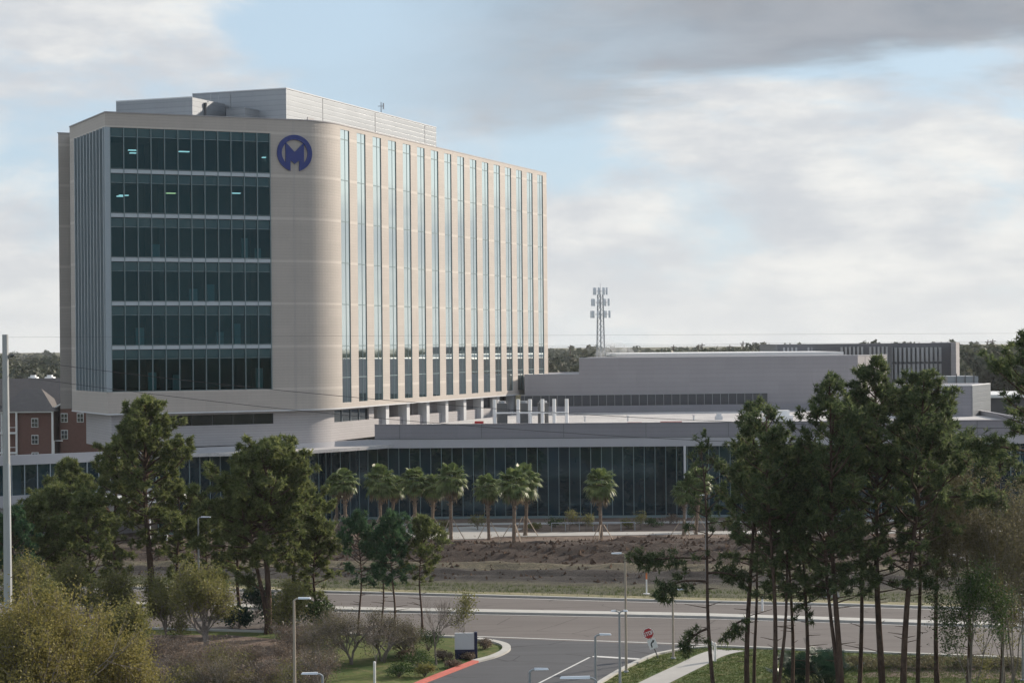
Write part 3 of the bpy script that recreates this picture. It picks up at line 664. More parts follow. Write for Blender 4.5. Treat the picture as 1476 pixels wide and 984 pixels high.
for (s0, w_, fl, h) in [(4.6, .9, 0, 1.9), (7.3, .8, 0, 1.6), (16.6, .8, 0, 2.2), (3.3, .9, 1, 2.0), (14.2, .7, 1, 2.4), (12.2, .8, 1, 1.5), (5.0, 1.0, 3, 1.6), (15.1, .7, 3, 2.4), (16.6, .7, 3, 1.3), (9.2, .9, 2, 1.5), (11.2, .8, 2, 2.0)]:
    inner_box(s0, s0 + w_, 1.0, 1.15, FL[fl] + 0.13, FL[fl] + 0.13 + h, M['inpale'], 'curtain')
# slot windows of the long side, a part each
for k in range(NB):
    a0 = 0.35 + k * pitch; g = MB()
    g.fbox(B1, dR, nR, a0, a0 + op, -0.17, -0.09, Z0 + 0.55, ZT - 0.45)
    w = g.build('slot_window', M['strip'], tower)
    fr = MB()
    fr.fbox(B1, dR, nR, a0 + op * 0.55, a0 + op * 0.55 + 0.05, -0.088, -0.06, Z0 + 0.55, ZT - 0.45)
    fr.fbox(B1, dR, nR, a0 + op - 0.06, a0 + op, -0.088, -0.03, Z0 + 0.55, ZT - 0.45)
    for z in [16.4, 20.0, 24.7, 29.4, 34.1, 38.8, 43.45]:
        fr.fbox(B1, dR, nR, a0, a0 + op, -0.088, -0.07, z - 0.05, z + 0.05)
    fr.build('window_frame', M['mullgreen'], w)
# roof plant: penthouse boxes
ZP = 49.9
P0 = v2((-26.0, 222.0)); P1 = v2((-37.6, 226.3)); P2 = v2((-10.2, 263.6))
dp = (P1 - P0).normalized()
b = MB(); b.prism([tuple(P0), tuple(P2), tuple(P2 + dp * 10), tuple(P1 + (P2 - P0).normalized() * 20), tuple(P1)], ZT - 0.4, ZP)
pho = b.build('penthouse', M['pent'], tower)
b = MB(); e = 0.05
b.ribbon([P1, P0, P2], -0.3, 0.06, ZP, ZP + 0.12); b.build('coping', M['offwhite'], pho)
dd = (P2 - P0).normalized(); nn = Vector((dd.y, -dd.x))
for a, w_, h in ((5.4, 1.7, 2.2), (33.5, 2.6, 1.6)): b = MB(); b.fbox(P0, dd, nn, a, a + w_, 0.0, 0.05, ZT - 0.2, ZT + h); b.build('louvre', M['rib'], pho)
for a in (9.5, 24.5, 40.5): b = MB(); b.fbox(P0, dd, nn, a, a + 0.07, 0.0, 0.03, ZT, ZP); b.build('panel_joint', M['rib'], pho)
Q0 = v2((-45.6, 221.2)); Q1 = v2((-36.2, 217.8)); Q2 = v2((-33.4, 224.2))
b = MB(); b.prism([tuple(Q0), tuple(Q1), tuple(Q2), tuple(Q0 + v2((4, 8)))], ZT - 0.4, 48.45)
q_ = b.build('stair_penthouse', M['pent'], tower)
b = MB(); dd = (Q1 - Q0).normalized(); b.fbox(Q0, dd, Vector((dd.y, -dd.x)), 0.0, (Q1 - Q0).length, 0.0, 0.04, 48.46, 48.56); b.build('coping', M['offwhite'], q_)
b = MB(); b.tube([(-35.05, 220.1, ZT - .3), (-35.05, 220.1, 47.8)], [0.13, 0.13], 6); b.tube([(-35.05, 220.1, 47.8), (-35.05, 220.1, 48.1)], [0.19, 0.19], 8); b.build('flue', M['darkm'], q_)
b = MB(); b.prism([(-33.0, 222.0), (-30.6, 220.6), (-28.7, 224.6), (-31.6, 226)], ZT - 0.4, 47.6); b.build('lift_housing', M['pent'], tower)
b = MB()
for (x, y) in [(-34.6, 221), (-33.9, 222.4)]:
    b.tube([(x, y, 48.4), (x, y, 49.2)], [0.05, 0.05], 5)
for (x, y) in [(-32.9, 224.5), (-32.0, 226), (-31.3, 226.5)]:
    b.tube([(x, y, 47.5), (x, y, 49.6), (x + 0.9, y, 49.4), (x + .9, y, 48.9)], [0.06] * 4, 5); b.tube([(x, y, 48.4), (x + 1.0, y, 49.4)], [0.05] * 2, 5)
b.build('davit', M['steel'], tower)
b = MB(); tx, ty = P0.x + 0.62 * (P2.x - P0.x) - .5, P0.y + 0.62 * (P2.y - P0.y)
b.tube([(tx, ty, ZP - 0.1), (tx, ty, ZP + 1.6)], [0.06, 0.06], 5); b.tube([(tx - .4, ty, ZP + 1.1), (tx + .4, ty, ZP + 1.1)], [0.05, 0.05], 5); b.tube([(tx + .3, ty, ZP + .7), (tx + .3, ty, ZP + 1.5)], [0.1, 0.1], 6)
b.build('weather_mast', M['steel'], tower)
# emblem
def emblem():
    sc_ = 2.02 / 320.0; px = 424.3
    v = at(px, 221.0, 1.0) - Vector((0, 0, EYE)); t = (C0.x * nF.x + C0.y * nF.y) / (v.x * nF.x + nF.y)
    s = (Vector((v.x * t, t)) - C0).dot(dF); zc = EYE + v.z * t
    def pt(x, y, d): q = C0 + dF * (s + x * sc_) + nF * d; return (q.x, q.y, zc - y * sc_)
    m = MB(); n = 56; i0 = 0
    for k in range(n + 1):
        u = k / n
        for r_, d in ((320, 0.004), (236, 0.004), (320, 0.16), (236, 0.16)):
            a0 = math.asin(80.0 / r_); a = a0 + (2 * math.pi - 2 * a0) * u
            m.v.append(pt(-math.sin(a) * r_, math.cos(a) * r_, d))
    for k in range(n):
        a = 4 * k; b_ = a + 4
        m.f += [(a, b_, b_ + 2, a + 2), (a + 1, a + 3, b_ + 3, b_ + 1), (a + 2, b_ + 2, b_ + 3, a + 3), (a, a + 1, b_ + 1, b_)]
    m.f += [(0, 2, 3, 1), (4 * n, 4 * n + 1, 4 * n + 3, 4 * n + 2)]
    e = tower_part = m.build('emblem', M['blue'], tower)
    m = MB()
    cx, cy = 540, 500
    P = [(372, 310), (540, 482), (708, 310), (708, 772), (625, 812), (625, 640), (600, 638), (540, 690), (480, 638), (460, 640), (460, 812), (372, 772)]
    n = len(P)
    m.v = [pt(x - cx, y - cy, 0.003) for x, y in P] + [pt(x - cx, y - cy, 0.166) for x, y in P]
    m.f.append(tuple(range(n, 2 * n)))
    for k in range(n): j = (k + 1) % n; m.f.append((k, j, n + j, n + k))
    m.build('letter', M['blue'], e)
emblem()

# base storeys of the tower -------------------------------------------------
ins = 1.1
baseline = [LP + dL * 0.0 + v2((0.9, 0)), C0 + dL * 1.2 + dF * 1.2]
Bf = offset([C0, A1] + ARC[1:] + [R1], -ins)       # base face line
Bf[0] = tuple(C0 + dF * 0.6 - nF * ins)
b = MB()
# front: strip window opening built from bands
s_left = 0.6
ZB0, ZW0, ZW1 = 9.2, 11.45, 12.6
fl_ = (v2(Bf[0]), v2(Bf[1])); Lf = (fl_[1] - fl_[0]).length
curve = [v2(p) for p in Bf[1:16]]
b.ribbon([LP - v2((-1.6, 0)), v2(Bf[0])] , -0.4, 0, ZB0, Z0 - 0.15)
b.ribbon([v2(Bf[0]), v2(Bf[1])] + curve[1:], -0.4, 0, ZB0, ZW0)
wa, wb = 1.9, 18.0
b.fbox(Bf[0], dF, nF, 0, wa, -0.4, 0, ZW0 + 0.001, Z0 - 0.141); b.fbox(Bf[0], dF, nF, wb, Lf, -0.4, 0, ZW0 + 0.001, Z0 - 0.141)
b.fbox(Bf[0], dF, nF, wa, wb, -0.4, 0, ZW1, Z0 - 0.141)
b.ribbon(curve, -0.4, 0, ZW0 + 0.001, Z0 - 0.141)
Br0 = v2(Bf[15]) ; 
# right flank: strip window then recessed bays between piers
b.fbox(Br0, dR, nR, 0, 62, -0.4, 0, ZB0, 11.3)
b.fbox(Br0, dR, nR, 0, 0.4, -0.4, 0, 11.302, Z0 - 0.141)
b.fbox(Br0, dR, nR, 9.6, 11.0, -0.4, 0, 11.302, Z0 - 0.141)
b.fbox(Br0, dR, nR, 0.4, 9.6, -0.4, 0, ZW1 + 0.05, Z0 - 0.141)
b.build('base_wall', M['base'], tower)
b = MB(); b.fbox(Br0, dR, nR, 11.0, 62, -2.2, -1.9, 10.0, Z0 - 0.15)
for k in range(9): b.fbox(Br0, dR, nR, 13.4 + k * 5.6, 13.4 + k * 5.6 + 1.6, -1.9, -1.1, 10.0, Z0 - 0.15)
b.build('recessed_wall', M['block'], tower)
for k in range(8):
    p_ = MB(); a = 13.2 + k * 6.1; p_.fbox(Br0, dR, nR, a, a + 0.9, -0.6, 0.55, 9.9, Z0 - 0.142); p_.build('pier', M['offwhite'], tower)
b = MB(); b.fbox(Bf[0], dF, nF, wa, wb, -0.35, -0.25, ZW0, ZW1); w = b.build('strip_window', M['dark'], tower)
b = MB()
for k in range(8): b.fbox(Bf[0], dF, nF, wa + k * 2.3, wa + k * 2.3 + 0.05, -0.24, -0.18, ZW0, ZW1)
b.build('window_frame', M['darkm'], w)
b = MB(); b.fbox(Br0, dR, nR, 0.4, 9.6, -0.35, -0.25, 11.3, ZW1 + 0.05); w = b.build('strip_window', M['dark'], tower)
b = MB()
for k in range(5): b.fbox(Br0, dR, nR, 0.4 + k * 2.3, 0.46 + k * 2.3, -0.24, -0.15, 11.3, ZW1 + 0.05)
b.build('window_frame', M['mull'], w)

# lower wing: fascia runs from the left bridge, round the tower base and along the wing
wing = thing('glass_fronted_wing', (20, 219, 0), 'long low wing with grey parapet above a dark two storey glass wall behind the palms', 'building')
WY = lambda x: 219.3 - 0.030 * (x + 17)
Wj = v2((-16.6, WY(-16.6)))
Wend = v2((56.5, WY(56.5)))
endarc = [v2((56.5 + 3.0 * math.sin(a), WY(56.5) + 3.0 - 3.0 * math.cos(a))) for a in np.linspace(0, R(80), 9)]
front_line = [v2((-37.5, 202.9)), v2(Bf[1]) + nF * 0.25] + [v2(p) for p in offset([v2(q) for q in Bf[1:16]], 0.25)][1:] + [v2((-17.7, 218.2)), v2((-16.4, WY(-16))), v2((-13, WY(-13)))] + [Wend] + endarc[1:] + [v2((61.5, 262))]
b = MB(); b.ribbon(front_line, -0.5, 0.0, 8.2, 9.19); b.build('fascia', M['fascia'], wing)
par = [v2((-15.9, WY(-15.9) + 0.5)), v2((-13, WY(-13)))] + [Wend] + endarc[1:] + [v2((61.5, 262))]
b = MB(); b.ribbon(par, -0.5, -0.04, 9.20, 10.85); b.ribbon(par, -0.54, 0.02, 10.852, 10.93); b.build('parapet', M['wing'], wing)
b = MB(); b.ribbon(par, -0.04, 0.03, 9.195, 9.26)
for p, d in resample(par[1:3], 9.4): b.fbox(p, d, Vector((d.y, -d.x)), 0, 0.05, -0.03, -0.02, 9.3, 10.85)
b.build('parapet_joint', M['darkm'], wing)
b = MB(); rp = [(-15.8, WY(-16) + 0.6), (-13, WY(-13) + .4), (56.5, WY(56.5) + 0.4), (61.2, 223), (61.2, 276), (5, 276)]
b.prism(rp, 9.6, 10.3); b.prism([(-24, 207), (-18.5, 213), (-12, 221.5), (56, 218.5), (60, 224), (60, 270), (0, 272), (-40, 225), (-44, 205), (-38, 204)], 8.25, 8.6)
b.build('roof', M['roof'], wing)
gl = [v2(p) for p in offset(front_line, -0.6)]
b = MB(); b.ribbon(gl, -0.15, 0.0, 0.02, 8.2); go = b.build('glass_wall', M['pod'], wing)
b = MB()
for p, d in resample(gl, 1.225): b.fbox(p, d, Vector((d.y, -d.x)), -0.035, 0.035, 0.0, 0.14, 0.02, 8.2)
b.ribbon(gl, 0.0, 0.08, 0.02, 0.3); b.build('mullions', M['mullgreen'], go)
b = MB(); b.tube([(19.5, WY(19.5) - 1.2, 0), (19.5, WY(19.5) - 1.2, 8.3)], [0.14, 0.14], 8); b.build('downpipe', M['offwhite'], wing)
# bridge on the left
bridge = thing('glass_bridge', (-55, 192, 0), 'raised glazed link with pale bands running left from the tower base', 'building')
bl = [v2((-84, 177.5)), v2((-51.7, 193.3)), v2((-45.8, 196.6)), v2((-37.6, 203.0))]
b = MB(); b.ribbon(bl, -0.5, 0, 8.2, 9.2); b.ribbon(bl, -0.5, 0.0, 3.9, 5.1); b.build('fascia', M['fascia'], bridge)
gl2 = offset(bl, -0.3); b = MB(); b.ribbon(gl2, -0.15, 0, 5.1, 8.2); go = b.build('glass_wall', M['pod'], bridge)
b = MB()
for p, d in resample(gl2, 1.32): b.fbox(p, d, Vector((d.y, -d.x)), -0.04, 0.04, 0.0, 0.14, 5.1, 8.2)
b.build('mullions', M['mull'], go)
b = MB(); ip = [tuple(p) for p in offset(bl, -0.45)]
ib = [tuple(p) for p in offset(bl, -5.0)][::-1]; b.prism(ip + ib, 8.3, 8.6); b.prism(ip + ib, 3.95, 4.4); b.build('roof', M['roof'], bridge)
b = MB()
for p, d in resample(offset(bl, -1.2), 6.0): b.box(p.x - .3, p.x + .3, p.y - .3, p.y + .3, 0, 3.95)
b.build('column', M['offwhite'], bridge)
b = MB(); b.ribbon(offset(bl, -5.0), -0.3, 0, 0.0, 8.9); b.build('back_wall', M['base'], bridge)
b = MB()
for p, d in resample(offset(bl, -4.98)[:2], 3.4): b.fbox(p, d, Vector((d.y, -d.x)), 0, 2.0, 0.02, 0.1, 0.1, 2.9)
b.build('doorway', M['dark'], bridge)
canopy = thing('entrance_canopy', (-41, 190, 0), 'white flat canopy on posts in front of the tower base behind the left pines', 'canopy')
b = MB(); cp_ = [(-47, 190), (-36, 193.5), (-34, 199), (-45, 196)]; b.prism(cp_, 4.3, 4.75); b.build('roof', M['white'], canopy)
for (x, y) in [(-46, 191), (-37, 194), (-36, 198)]:
    b = MB(); b.tube([(x, y, 0), (x, y, 4.3)], [0.18, 0.18], 8); b.build('post', M['offwhite'], canopy)

# rear blocks ---------------------------------------------------------------
blk = thing('windowless_block', (25, 270, 0), 'long windowless grey block behind the low wing, its lit end facing right', 'building')
BA = v2((1.7, 268.2)); BB = v2((9.4, 268.6)); BC = v2((49.2, 272.0)); BD = v2((55.6, 283.5))
b = MB(); b.prism([tuple(BA), tuple(BB), (12, 295), (4, 290)], 8.6, 15.65)
b.prism([tuple(BB), tuple(BC), tuple(BD), (50, 300), (12, 296)], 8.6, 17.9); b.build('wall', M['block'], blk)
b = MB(); b.ribbon([BA, BB], -0.3, 0.05, 15.65, 15.76); b.ribbon([BB, BC, BD], -0.3, 0.05, 17.9, 18.02); b.build('coping', M['fascia'], blk)
b = MB(); dB = (BC - BB).normalized(); nB = Vector((dB.y, -dB.x))
b.fbox(BB, dB, nB, -8.3, 26.8, 0.0, 0.12, 11.25, 12.75); lv = b.build('louvre_strip', M['louvre'], blk)
b = MB()
for k in range(30): b.fbox(BB, dB, nB, -7.8 + k * 1.16, -7.74 + k * 1.16, 0.12, 0.2, 11.25, 12.75)
b.fbox(BB, dB, nB, -8.3, 26.9, 0.0, 0.24, 12.75, 12.87); b.build('frame', M['rib'], lv)
b = MB(); b.fbox(BB, dB, nB, -9.0, 39.9, 0.0, 1.0, 10.3, 11.24); b.build('plinth', M['wing'], blk)
b = MB()
for a in (12.5, 25, 38): b.fbox(BB, dB, nB, a, a + 0.05, 0.0, 0.02, 12.9, 17.9)
dE = (BD - BC).normalized(); nE = Vector((dE.y, -dE.x))
for a in (3.2, 6.4, 9.6): b.fbox(BC, dE, nE, a, a + 0.06, 0.0, 0.03, 10.3, 17.9)
b.build('panel_joint', M['rib'], blk)
# pale far roof
fr_ = thing('pale_roofed_building', (35, 320, 0), 'thin pale roof edge showing just above the windowless grey block', 'building')
b = MB(); b.box(17, 52, 302, 335, 0, 17.9); b.build('wall', M['block'], fr_)
b = MB(); b.box(16.5, 52.3, 301.5, 335.5, 17.9, 18.35); b.build('roof', M['white'], fr_)
# screened block
scb = thing('screened_plant_block', (65, 325, 0), 'grey flat topped block with a ribbed plant screen behind the windowless block', 'building')
S0 = v2((46, 331.5)); S1 = v2((65.6, 330.0)); S2 = v2((65.9, 336)); S3 = v2((77.0, 333.4)); S3b = v2((76.2, 328.0)); S4 = v2((79.4, 337.5))
b = MB(); b.prism([tuple(S0), tuple(S1), tuple(S2), (77, 335.5), (77, 355), (46, 355)], 8, 19.55); b.build('wall', simple('screen_grey_panel', (0.12, 0.12, 0.13), 0.5), scb)
b = MB(); b.prism([(75.4, 328.3), (76.2, 328.0), (79.6, 340), (79.6, 352), (77.1, 352), (77.1, 335)], 8.0, 19.62); b.build('end_wall', M['block'], scb)
b = MB()
for k in range(26):
    if k in (4, 5, 13, 20): continue
    b.box(47 + k * 0.7, 47.32 + k * 0.7, 329.9 - 0 + (1.35 if k < 13 else .55) - k * 0.03, 331.6, 15.0, 19.0)
for k in range(12):
    x = 66.3 + k * 0.78
    b.box(x, x + 0.42, 335.1, 335.8, 16.3, 18.8); b.box(x, x + 0.42, 335.1, 335.8, 13.3, 15.9)
b.build('screen_ribs', simple('pale_screen_rib', (0.38, 0.38, 0.38), 0.5), scb)
b = MB(); b.box(67, 76.2, 329.4, 335.4, 12.2, 12.7); b.box(67.2, 67.7, 329.6, 335.3, 8, 12.2); b.box(75, 75.5, 329.6, 335.3, 8, 12.2); b.build('canopy', M['rib'], scb)
# small blue-grey block at right
rb = thing('stair_block', (56, 240, 0), 'small blue grey block with pale sunlit side at the right end of the wing', 'building')
b = MB(); b.prism([(50.5, 243), (58.4, 243), (63, 252), (63, 258), (50.5, 258)], 8.6, 14.2); b.build('wall', M['wing'], rb)
b = MB(); b.ribbon([(50.5, 243), (58.4, 243), (63, 252)], -0.3, 0.06, 14.2, 14.32); b.build('coping', M['white'], rb)
b = MB(); b.ribbon([(58.45, 243), (63.0, 252)], 0.0, 0.06, 10.0, 14.19); b.build('sunlit_side_skin', M['pent'], rb)  # paler skin over the wall, puts the sunlight on this side into its colour
rb2 = thing('lit_rooftop_box', (66, 285, 0), 'low pale rooftop box between the screened block and the small blue grey block', 'building')
b = MB(); b.prism([(64.9, 285), (69.5, 285), (69.5, 292), (64.9, 292)], 8.6, 14.6); b.build('wall', M['pent'], rb2)
b = MB()
for x in (66.2, 67.5, 68.8): b.tube([(x, 284.8, 13.2), (x, 284.8, 15.0)], [0.08, 0.08], 5)
b.build('vent', M['darkm'], rb2)
rw = thing('right_glass_building', (68, 240, 0), 'teal glazed low building with a pale roof band at the right edge', 'building')
b = MB(); b.prism([(60.6, 236), (64, 234.5), (90, 231), (90, 250), (63, 250)], 8.0, 9.0); b.build('roof', M['fascia'], rw)
b = MB(); b.prism([(61, 236.4), (64, 235.0), (89.6, 231.5), (89.6, 249.5), (63, 249.5)], 0.0, 7.99)
tg = b.build('glass_wall', mirror_glass('teal_glass', (0.01, 0.07, 0.10), (0.6, 0.9, 1.0), 0.12), rw)
b = MB()
for p, d in resample([(61, 236.4), (64, 235.0), (89.6, 231.5)], 2.2): b.fbox(p, d, Vector((d.y, -d.x)), -0.04, 0.04, 0.0, 0.12, 0.0, 7.99)
b.ribbon([(61, 236.4), (64, 235.0), (89.6, 231.5)], 0, 0.1, 5.6, 5.75); b.build('mullions', M['mull'], tg)

# roof plant on the wing ------------------------------------------------------
posts_px = [713, 722, 747, 764, 782, 799, 817]
vr = thing('pipe_frame', (1, 222, 10.3), 'white frame of posts and a rail on the low wing roof beside the tower', 'pipe frame')
for i, px in enumerate([713, 747, 764, 782, 799, 817]):
    p = at(px, 606, 224.0); b = MB(); b.tube([(p.x, 224, 10.3), (p.x, 224, 13.55)], [0.22, 0.22], 8); b.tube([(p.x, 224, 10.3), (p.x, 224, 10.5)], [0.4, 0.4], 8)
    b.build('post', M['white'], vr)
b = MB(); b.tube([(at(713, 600, 224).x, 224, 11.95), (at(817, 600, 224).x, 224, 11.95)], [0.1, 0.1], 6); b.build('rail', M['white'], vr)
uid = 0
for px, lb in [(724, 'dark boxy rooftop unit nearest the tower, among the white posts'), (755, 'dark boxy rooftop unit in the middle of the white posts'), (783, 'dark boxy rooftop unit at the right end of the white posts')]:
    p = at(px, 606, 226.0); u = thing('rooftop_unit', (p.x, 226, 10.3), lb, 'rooftop unit', 'dark rooftop units')
    b = MB(); b.box(p.x - 0.62, p.x + 0.62, 225.3, 226.8, 10.55, 13.05); b.build('cabinet', M['darkm'], u)
    b = MB(); b.box(p.x - 0.95, p.x + 0.95, 225.0, 227.1, 10.3, 10.548); b.build('base', M['steel'], u)
    b = MB(); b.tube([(p.x, 226, 13.05), (p.x, 226, 13.3)], [0.45, 0.45], 10); b.build('fan', M['steel'], u)
def clutter(px, py, Y, w, h, mt, lb, cat, name, g=None):
    p = at(px, py, Y); o = MB(); x = p.x; 
    o.box(x - w / 2, x + w / 2, Y - w / 2, Y + w / 2, 10.302, 10.3 + h * 0.6); o.box(x - w * 0.3, x + w * 0.35, Y - w * .3, Y + w * .4, 10.3 + h * 0.6, 10.3 + h)
    q = o.build(name, M[mt]); return tag(q, lb, cat, g)
clutter(1036, 598, 240, 0.9, 0.8, 'offwhite', 'small pale roof vent beside the orange pipes on the wing roof', 'roof vent', 'roof_vent')
clutter(1128, 590, 232, 2.2, 1.4, 'white', 'white rooftop unit on the wing roof left of the tall right pines', 'rooftop unit', 'roof_unit')
clutter(1106, 592, 236, 1.1, 0.8, 'offwhite', 'pale low roof hatch just left of the white rooftop unit', 'roof hatch', 'roof_hatch')
clutter(690, 602, 224.5, 1.6, 0.7, 'red', 'red bundle of roofing material left of the white posts', 'material', 'roofing_bundle')
clutter(746, 603, 222.5, 0.9, 0.5, 'red', 'small red bundle of roofing material between the white posts', 'material', 'roofing_bundle')
pk = MB()
for k in range(9):
    x = 3 + k * 3.7 + rnd.uniform(-1, 1); y = 222.5 + rnd.uniform(0, 12); pk.tube([(x, y, 10.36), (x + rnd.uniform(1.5, 3.5), y + rnd.uniform(-.2, .2), 10.36)], [0.06, 0.06], 5)
tag(pk.build('roof_pipe', M['redkerb']), 'thin reddish pipe runs lying along the wing roof', 'pipe')
for i, (px, lb) in enumerate([(843, 'tiny pale vent stub on the wing roof nearest the white posts'), (905, 'tiny pale vent stub on the middle of the wing roof'), (1000, 'tiny pale vent stub on the wing roof right of the middle')]):
    p = at(px, 598, 238.0); b = MB(); b.tube([(p.x, 238, 10.3), (p.x, 238, 10.9)], [0.12, 0.12], 6); b.tube([(p.x, 238, 10.9), (p.x, 238, 11.0)], [0.2, 0.2], 6)
    tag(b.build('vent_stub', M['offwhite']), lb, 'roof vent', 'vent stubs on the wing roof')
#SPLIT

# ================================================================== HOUSES AND FAR THINGS
ap = thing('brick_apartment_house', (-78, 310, 0), 'red brick apartment house with dark hipped roof and white balcony left of the tower', 'apartment house')
def win(parent, x, y, z, w=1.1, h=1.5):
    b = MB(); b.box(x - w / 2, x + w / 2, y - 0.1, y + 0.05, z, z + h); o = b.build('window', M['white'], parent)
    b = MB()
    for (a, c) in ((-1, 0), (0, 1)):
        b.box(x + a * w * .42 + (.04 if a == 0 else 0), x + c * w * .42 - (.04 if c == 0 else 0), y - 0.16, y - 0.101, z + .12, z + h / 2 - .04)
        b.box(x + a * w * .42 + (.04 if a == 0 else 0), x + c * w * .42 - (.04 if c == 0 else 0), y - 0.16, y - 0.101, z + h / 2 + .04, z + h - .12)
    b.build('pane', M['glass'], o)
b = MB(); b.box(-92, -62, 312, 330, 0, 10.4); b.box(-82.4, -74.2, 308, 312, 0, 9.9); b.box(-90, -84, 306, 312, 0, 10.4); b.box(-73.3, -66, 309.5, 312.2, 0, 10.6)
b.build('wall', M['brick'], ap)
def hip(parent, x0, x1, y0, y1, z0, z1, ov, mt, name='roof', ridge=0.35):
    b = MB(); w = (y1 - y0) / 2 + ov; cx0, cx1 = x0 - ov + w * ridge * 2, x1 + ov - w * ridge * 2; ym = (y0 + y1) / 2
    if cx0 > cx1: cx0 = cx1 = (x0 + x1) / 2
    b.frustum([(x0 - ov, y0 - ov), (x1 + ov, y0 - ov), (x1 + ov, y1 + ov), (x0 - ov, y1 + ov)], z0, [(cx0, ym - .1), (cx1, ym - .1), (cx1, ym + .1), (cx0, ym + .1)], z1)
    return b.build(name, M[mt], parent)
hip(ap, -92, -62, 312, 330, 10.4, 15.0, 0.7, 'shingle'); hip(ap, -82.4, -74.2, 307.9, 316, 9.9, 13.4, 0.6, 'shingle2')
hip(ap, -90, -84, 306, 316, 10.4, 13.0, 0.5, 'shingle2')
def gable(parent, x0, x1, y, z0, z1, depth, mt):
    xm = (x0 + x1) / 2; b = MB()
    b.v += [(x0, y, z0), (x1, y, z0), (xm, y, z1), (x0, y + depth, z0), (x1, y + depth, z0), (xm, y + depth, z1)]
    b.f += [(0, 1, 2), (3, 5, 4), (0, 2, 5, 3), (1, 4, 5, 2), (0, 3, 4, 1)]
    o = b.build('gable_roof', M[mt], parent)
    b = MB()
    for a in (x0, x1): b.tube([(a, y - .12, z0), (xm, y - .12, z1)], [0.16, 0.16], 4)
    b.build('gable_trim', M['white'], o)
gable(ap, -74, -65, 309.2, 10.5, 13.0, 10, 'shingle'); gable(ap, -86.6, -83.0, 305.4, 10.2, 12.6, 6, 'shingle')
b = MB()
for x in (-83.6, -82.3, -79.9, -74.1): b.box(x - .15, x + .15, 307.5, 307.8, 0, 9.9)
b.box(-83.7, -79.8, 307.3, 308, 6.3, 6.6); b.box(-83.7, -79.8, 307.3, 308, 3.1, 3.4); b.box(-83.8, -73.9, 307.4, 307.9, 9.7, 9.95)
for z in (7.3, 4.1): b.box(-83.6, -79.9, 307.5, 307.6, z, z + .1)
b.build('porch_frame', M['white'], ap)
for x, y, z in [(-77, 307.9, 7.3), (-77, 307.9, 4.6), (-72.6, 309.4, 8.0), (-72.6, 309.4, 5.3), (-88.5, 305.9, 7.4), (-86, 305.9, 7.4), (-87, 305.9, 4.6), (-70, 309.4, 8.0), (-77, 307.9, 1.8)]: win(ap, x, y, z)
b = MB(); b.tube([(-73.6, 306.5, 0), (-73.6, 306.5, 5.2), (-72.2, 306.5, 5.2)], [.1] * 3, 5); tag(b.build('white_downspout', M['white']), 'thin white bent pipe in front of the brick apartment house', 'pipe')
wh = thing('white_roofed_store', (-100, 400, 0), 'low store with a pale flat roof and roof units behind the brick apartment house', 'store')
b = MB(); b.box(-125, -70, 400, 440, 0, 12.0); b.build('wall', M['block'], wh)
b = MB(); b.box(-125.5, -69.5, 399.5, 440.5, 12, 12.8); b.build('roof', M['white'], wh)
for x in (-101, -97.5, -90, -88): 
    b = MB(); b.box(x - .9, x + .9, 402, 404, 12.8, 14.0); b.box(x - .5, x + .5, 402.3, 403.5, 14.0, 14.4); b.build('roof_unit', M['white'], wh)
h3 = thing('grey_roofed_house', (-100, 345, 0), 'grey roofed house at the left edge behind the utility pole', 'house')
b = MB(); b.box(-112, -90, 345, 360, 0, 10.5); b.build('wall', M['brick'], h3); hip(h3, -112, -90, 345, 360, 10.5, 14.6, .6, 'shingle2')
rr = thing('dark_roofed_shed', (95, 370, 0), 'dark flat building with a white roof strip near the right edge', 'shed')
b = MB(); b.box(88, 120, 370, 395, 0, 8.8); b.build('wall', M['louvre'], rr); b = MB(); b.box(87.5, 120.5, 369.5, 395.5, 8.8, 9.4); b.build('roof', M['white'], rr)

# communications tower
cx_, cy_ = at(866, 500, 480.0).x, 480.0
ct = thing('antenna_tower', (cx_, cy_, 0), 'slender grey lattice antenna tower with three rings of panel antennas on the skyline', 'antenna tower')
TT = 34.3
b = MB(); legs = []
for k in range(3):
    a = 2 * math.pi * k / 3 + 0.5
    legs.append([(cx_ + math.cos(a) * (1.55 - 0.85 * z / TT), cy_ + math.sin(a) * (1.55 - 0.85 * z / TT), z) for z in np.linspace(0, TT - 2, 24)])
for l in legs: b.tube(l, [0.16] * len(l), 5)
b.build('leg_frame', M['steel'], ct)
b = MB()
for i in range(23):
    for k in range(3):
        b.tube([legs[k][i], legs[(k + 1) % 3][i + 1]], [0.06, 0.06], 4, False); b.tube([legs[k][i + 1], legs[(k + 1) % 3][i + 1]], [0.05, 0.05], 4, False)
b.tube([(cx_, cy_, TT - 4), (cx_, cy_, TT + 1)], [0.05, 0.04], 5)
b.build('lattice', M['steel'], ct)
for z, r_, n in ((TT - 1.2, 1.7, 9), (TT - 4.0, 2.2, 9), (TT - 7.0, 2.4, 9)):
    b = MB()
    for k in range(3):
        a = 2 * math.pi * k / 3; a2 = a + 2 * math.pi / 3
        b.tube([(cx_ + r_ * math.cos(a), cy_ + r_ * math.sin(a), z), (cx_ + r_ * math.cos(a2), cy_ + r_ * math.sin(a2), z)], [0.07] * 2, 4)
        b.tube([(cx_, cy_, z), (cx_ + r_ * math.cos(a), cy_ + r_ * math.sin(a), z)], [0.07] * 2, 4)
    ring = b.build('platform', M['steel'], ct)
    b = MB()
    for k in range(n):
        a = 2 * math.pi * k / n + 0.2; x = cx_ + r_ * math.cos(a); y = cy_ + r_ * math.sin(a); b.box(x - .17, x + .17, y - .12, y + .12, z - 0.9, z + 0.9)
    b.build('antenna', M['lamphead'], ring)

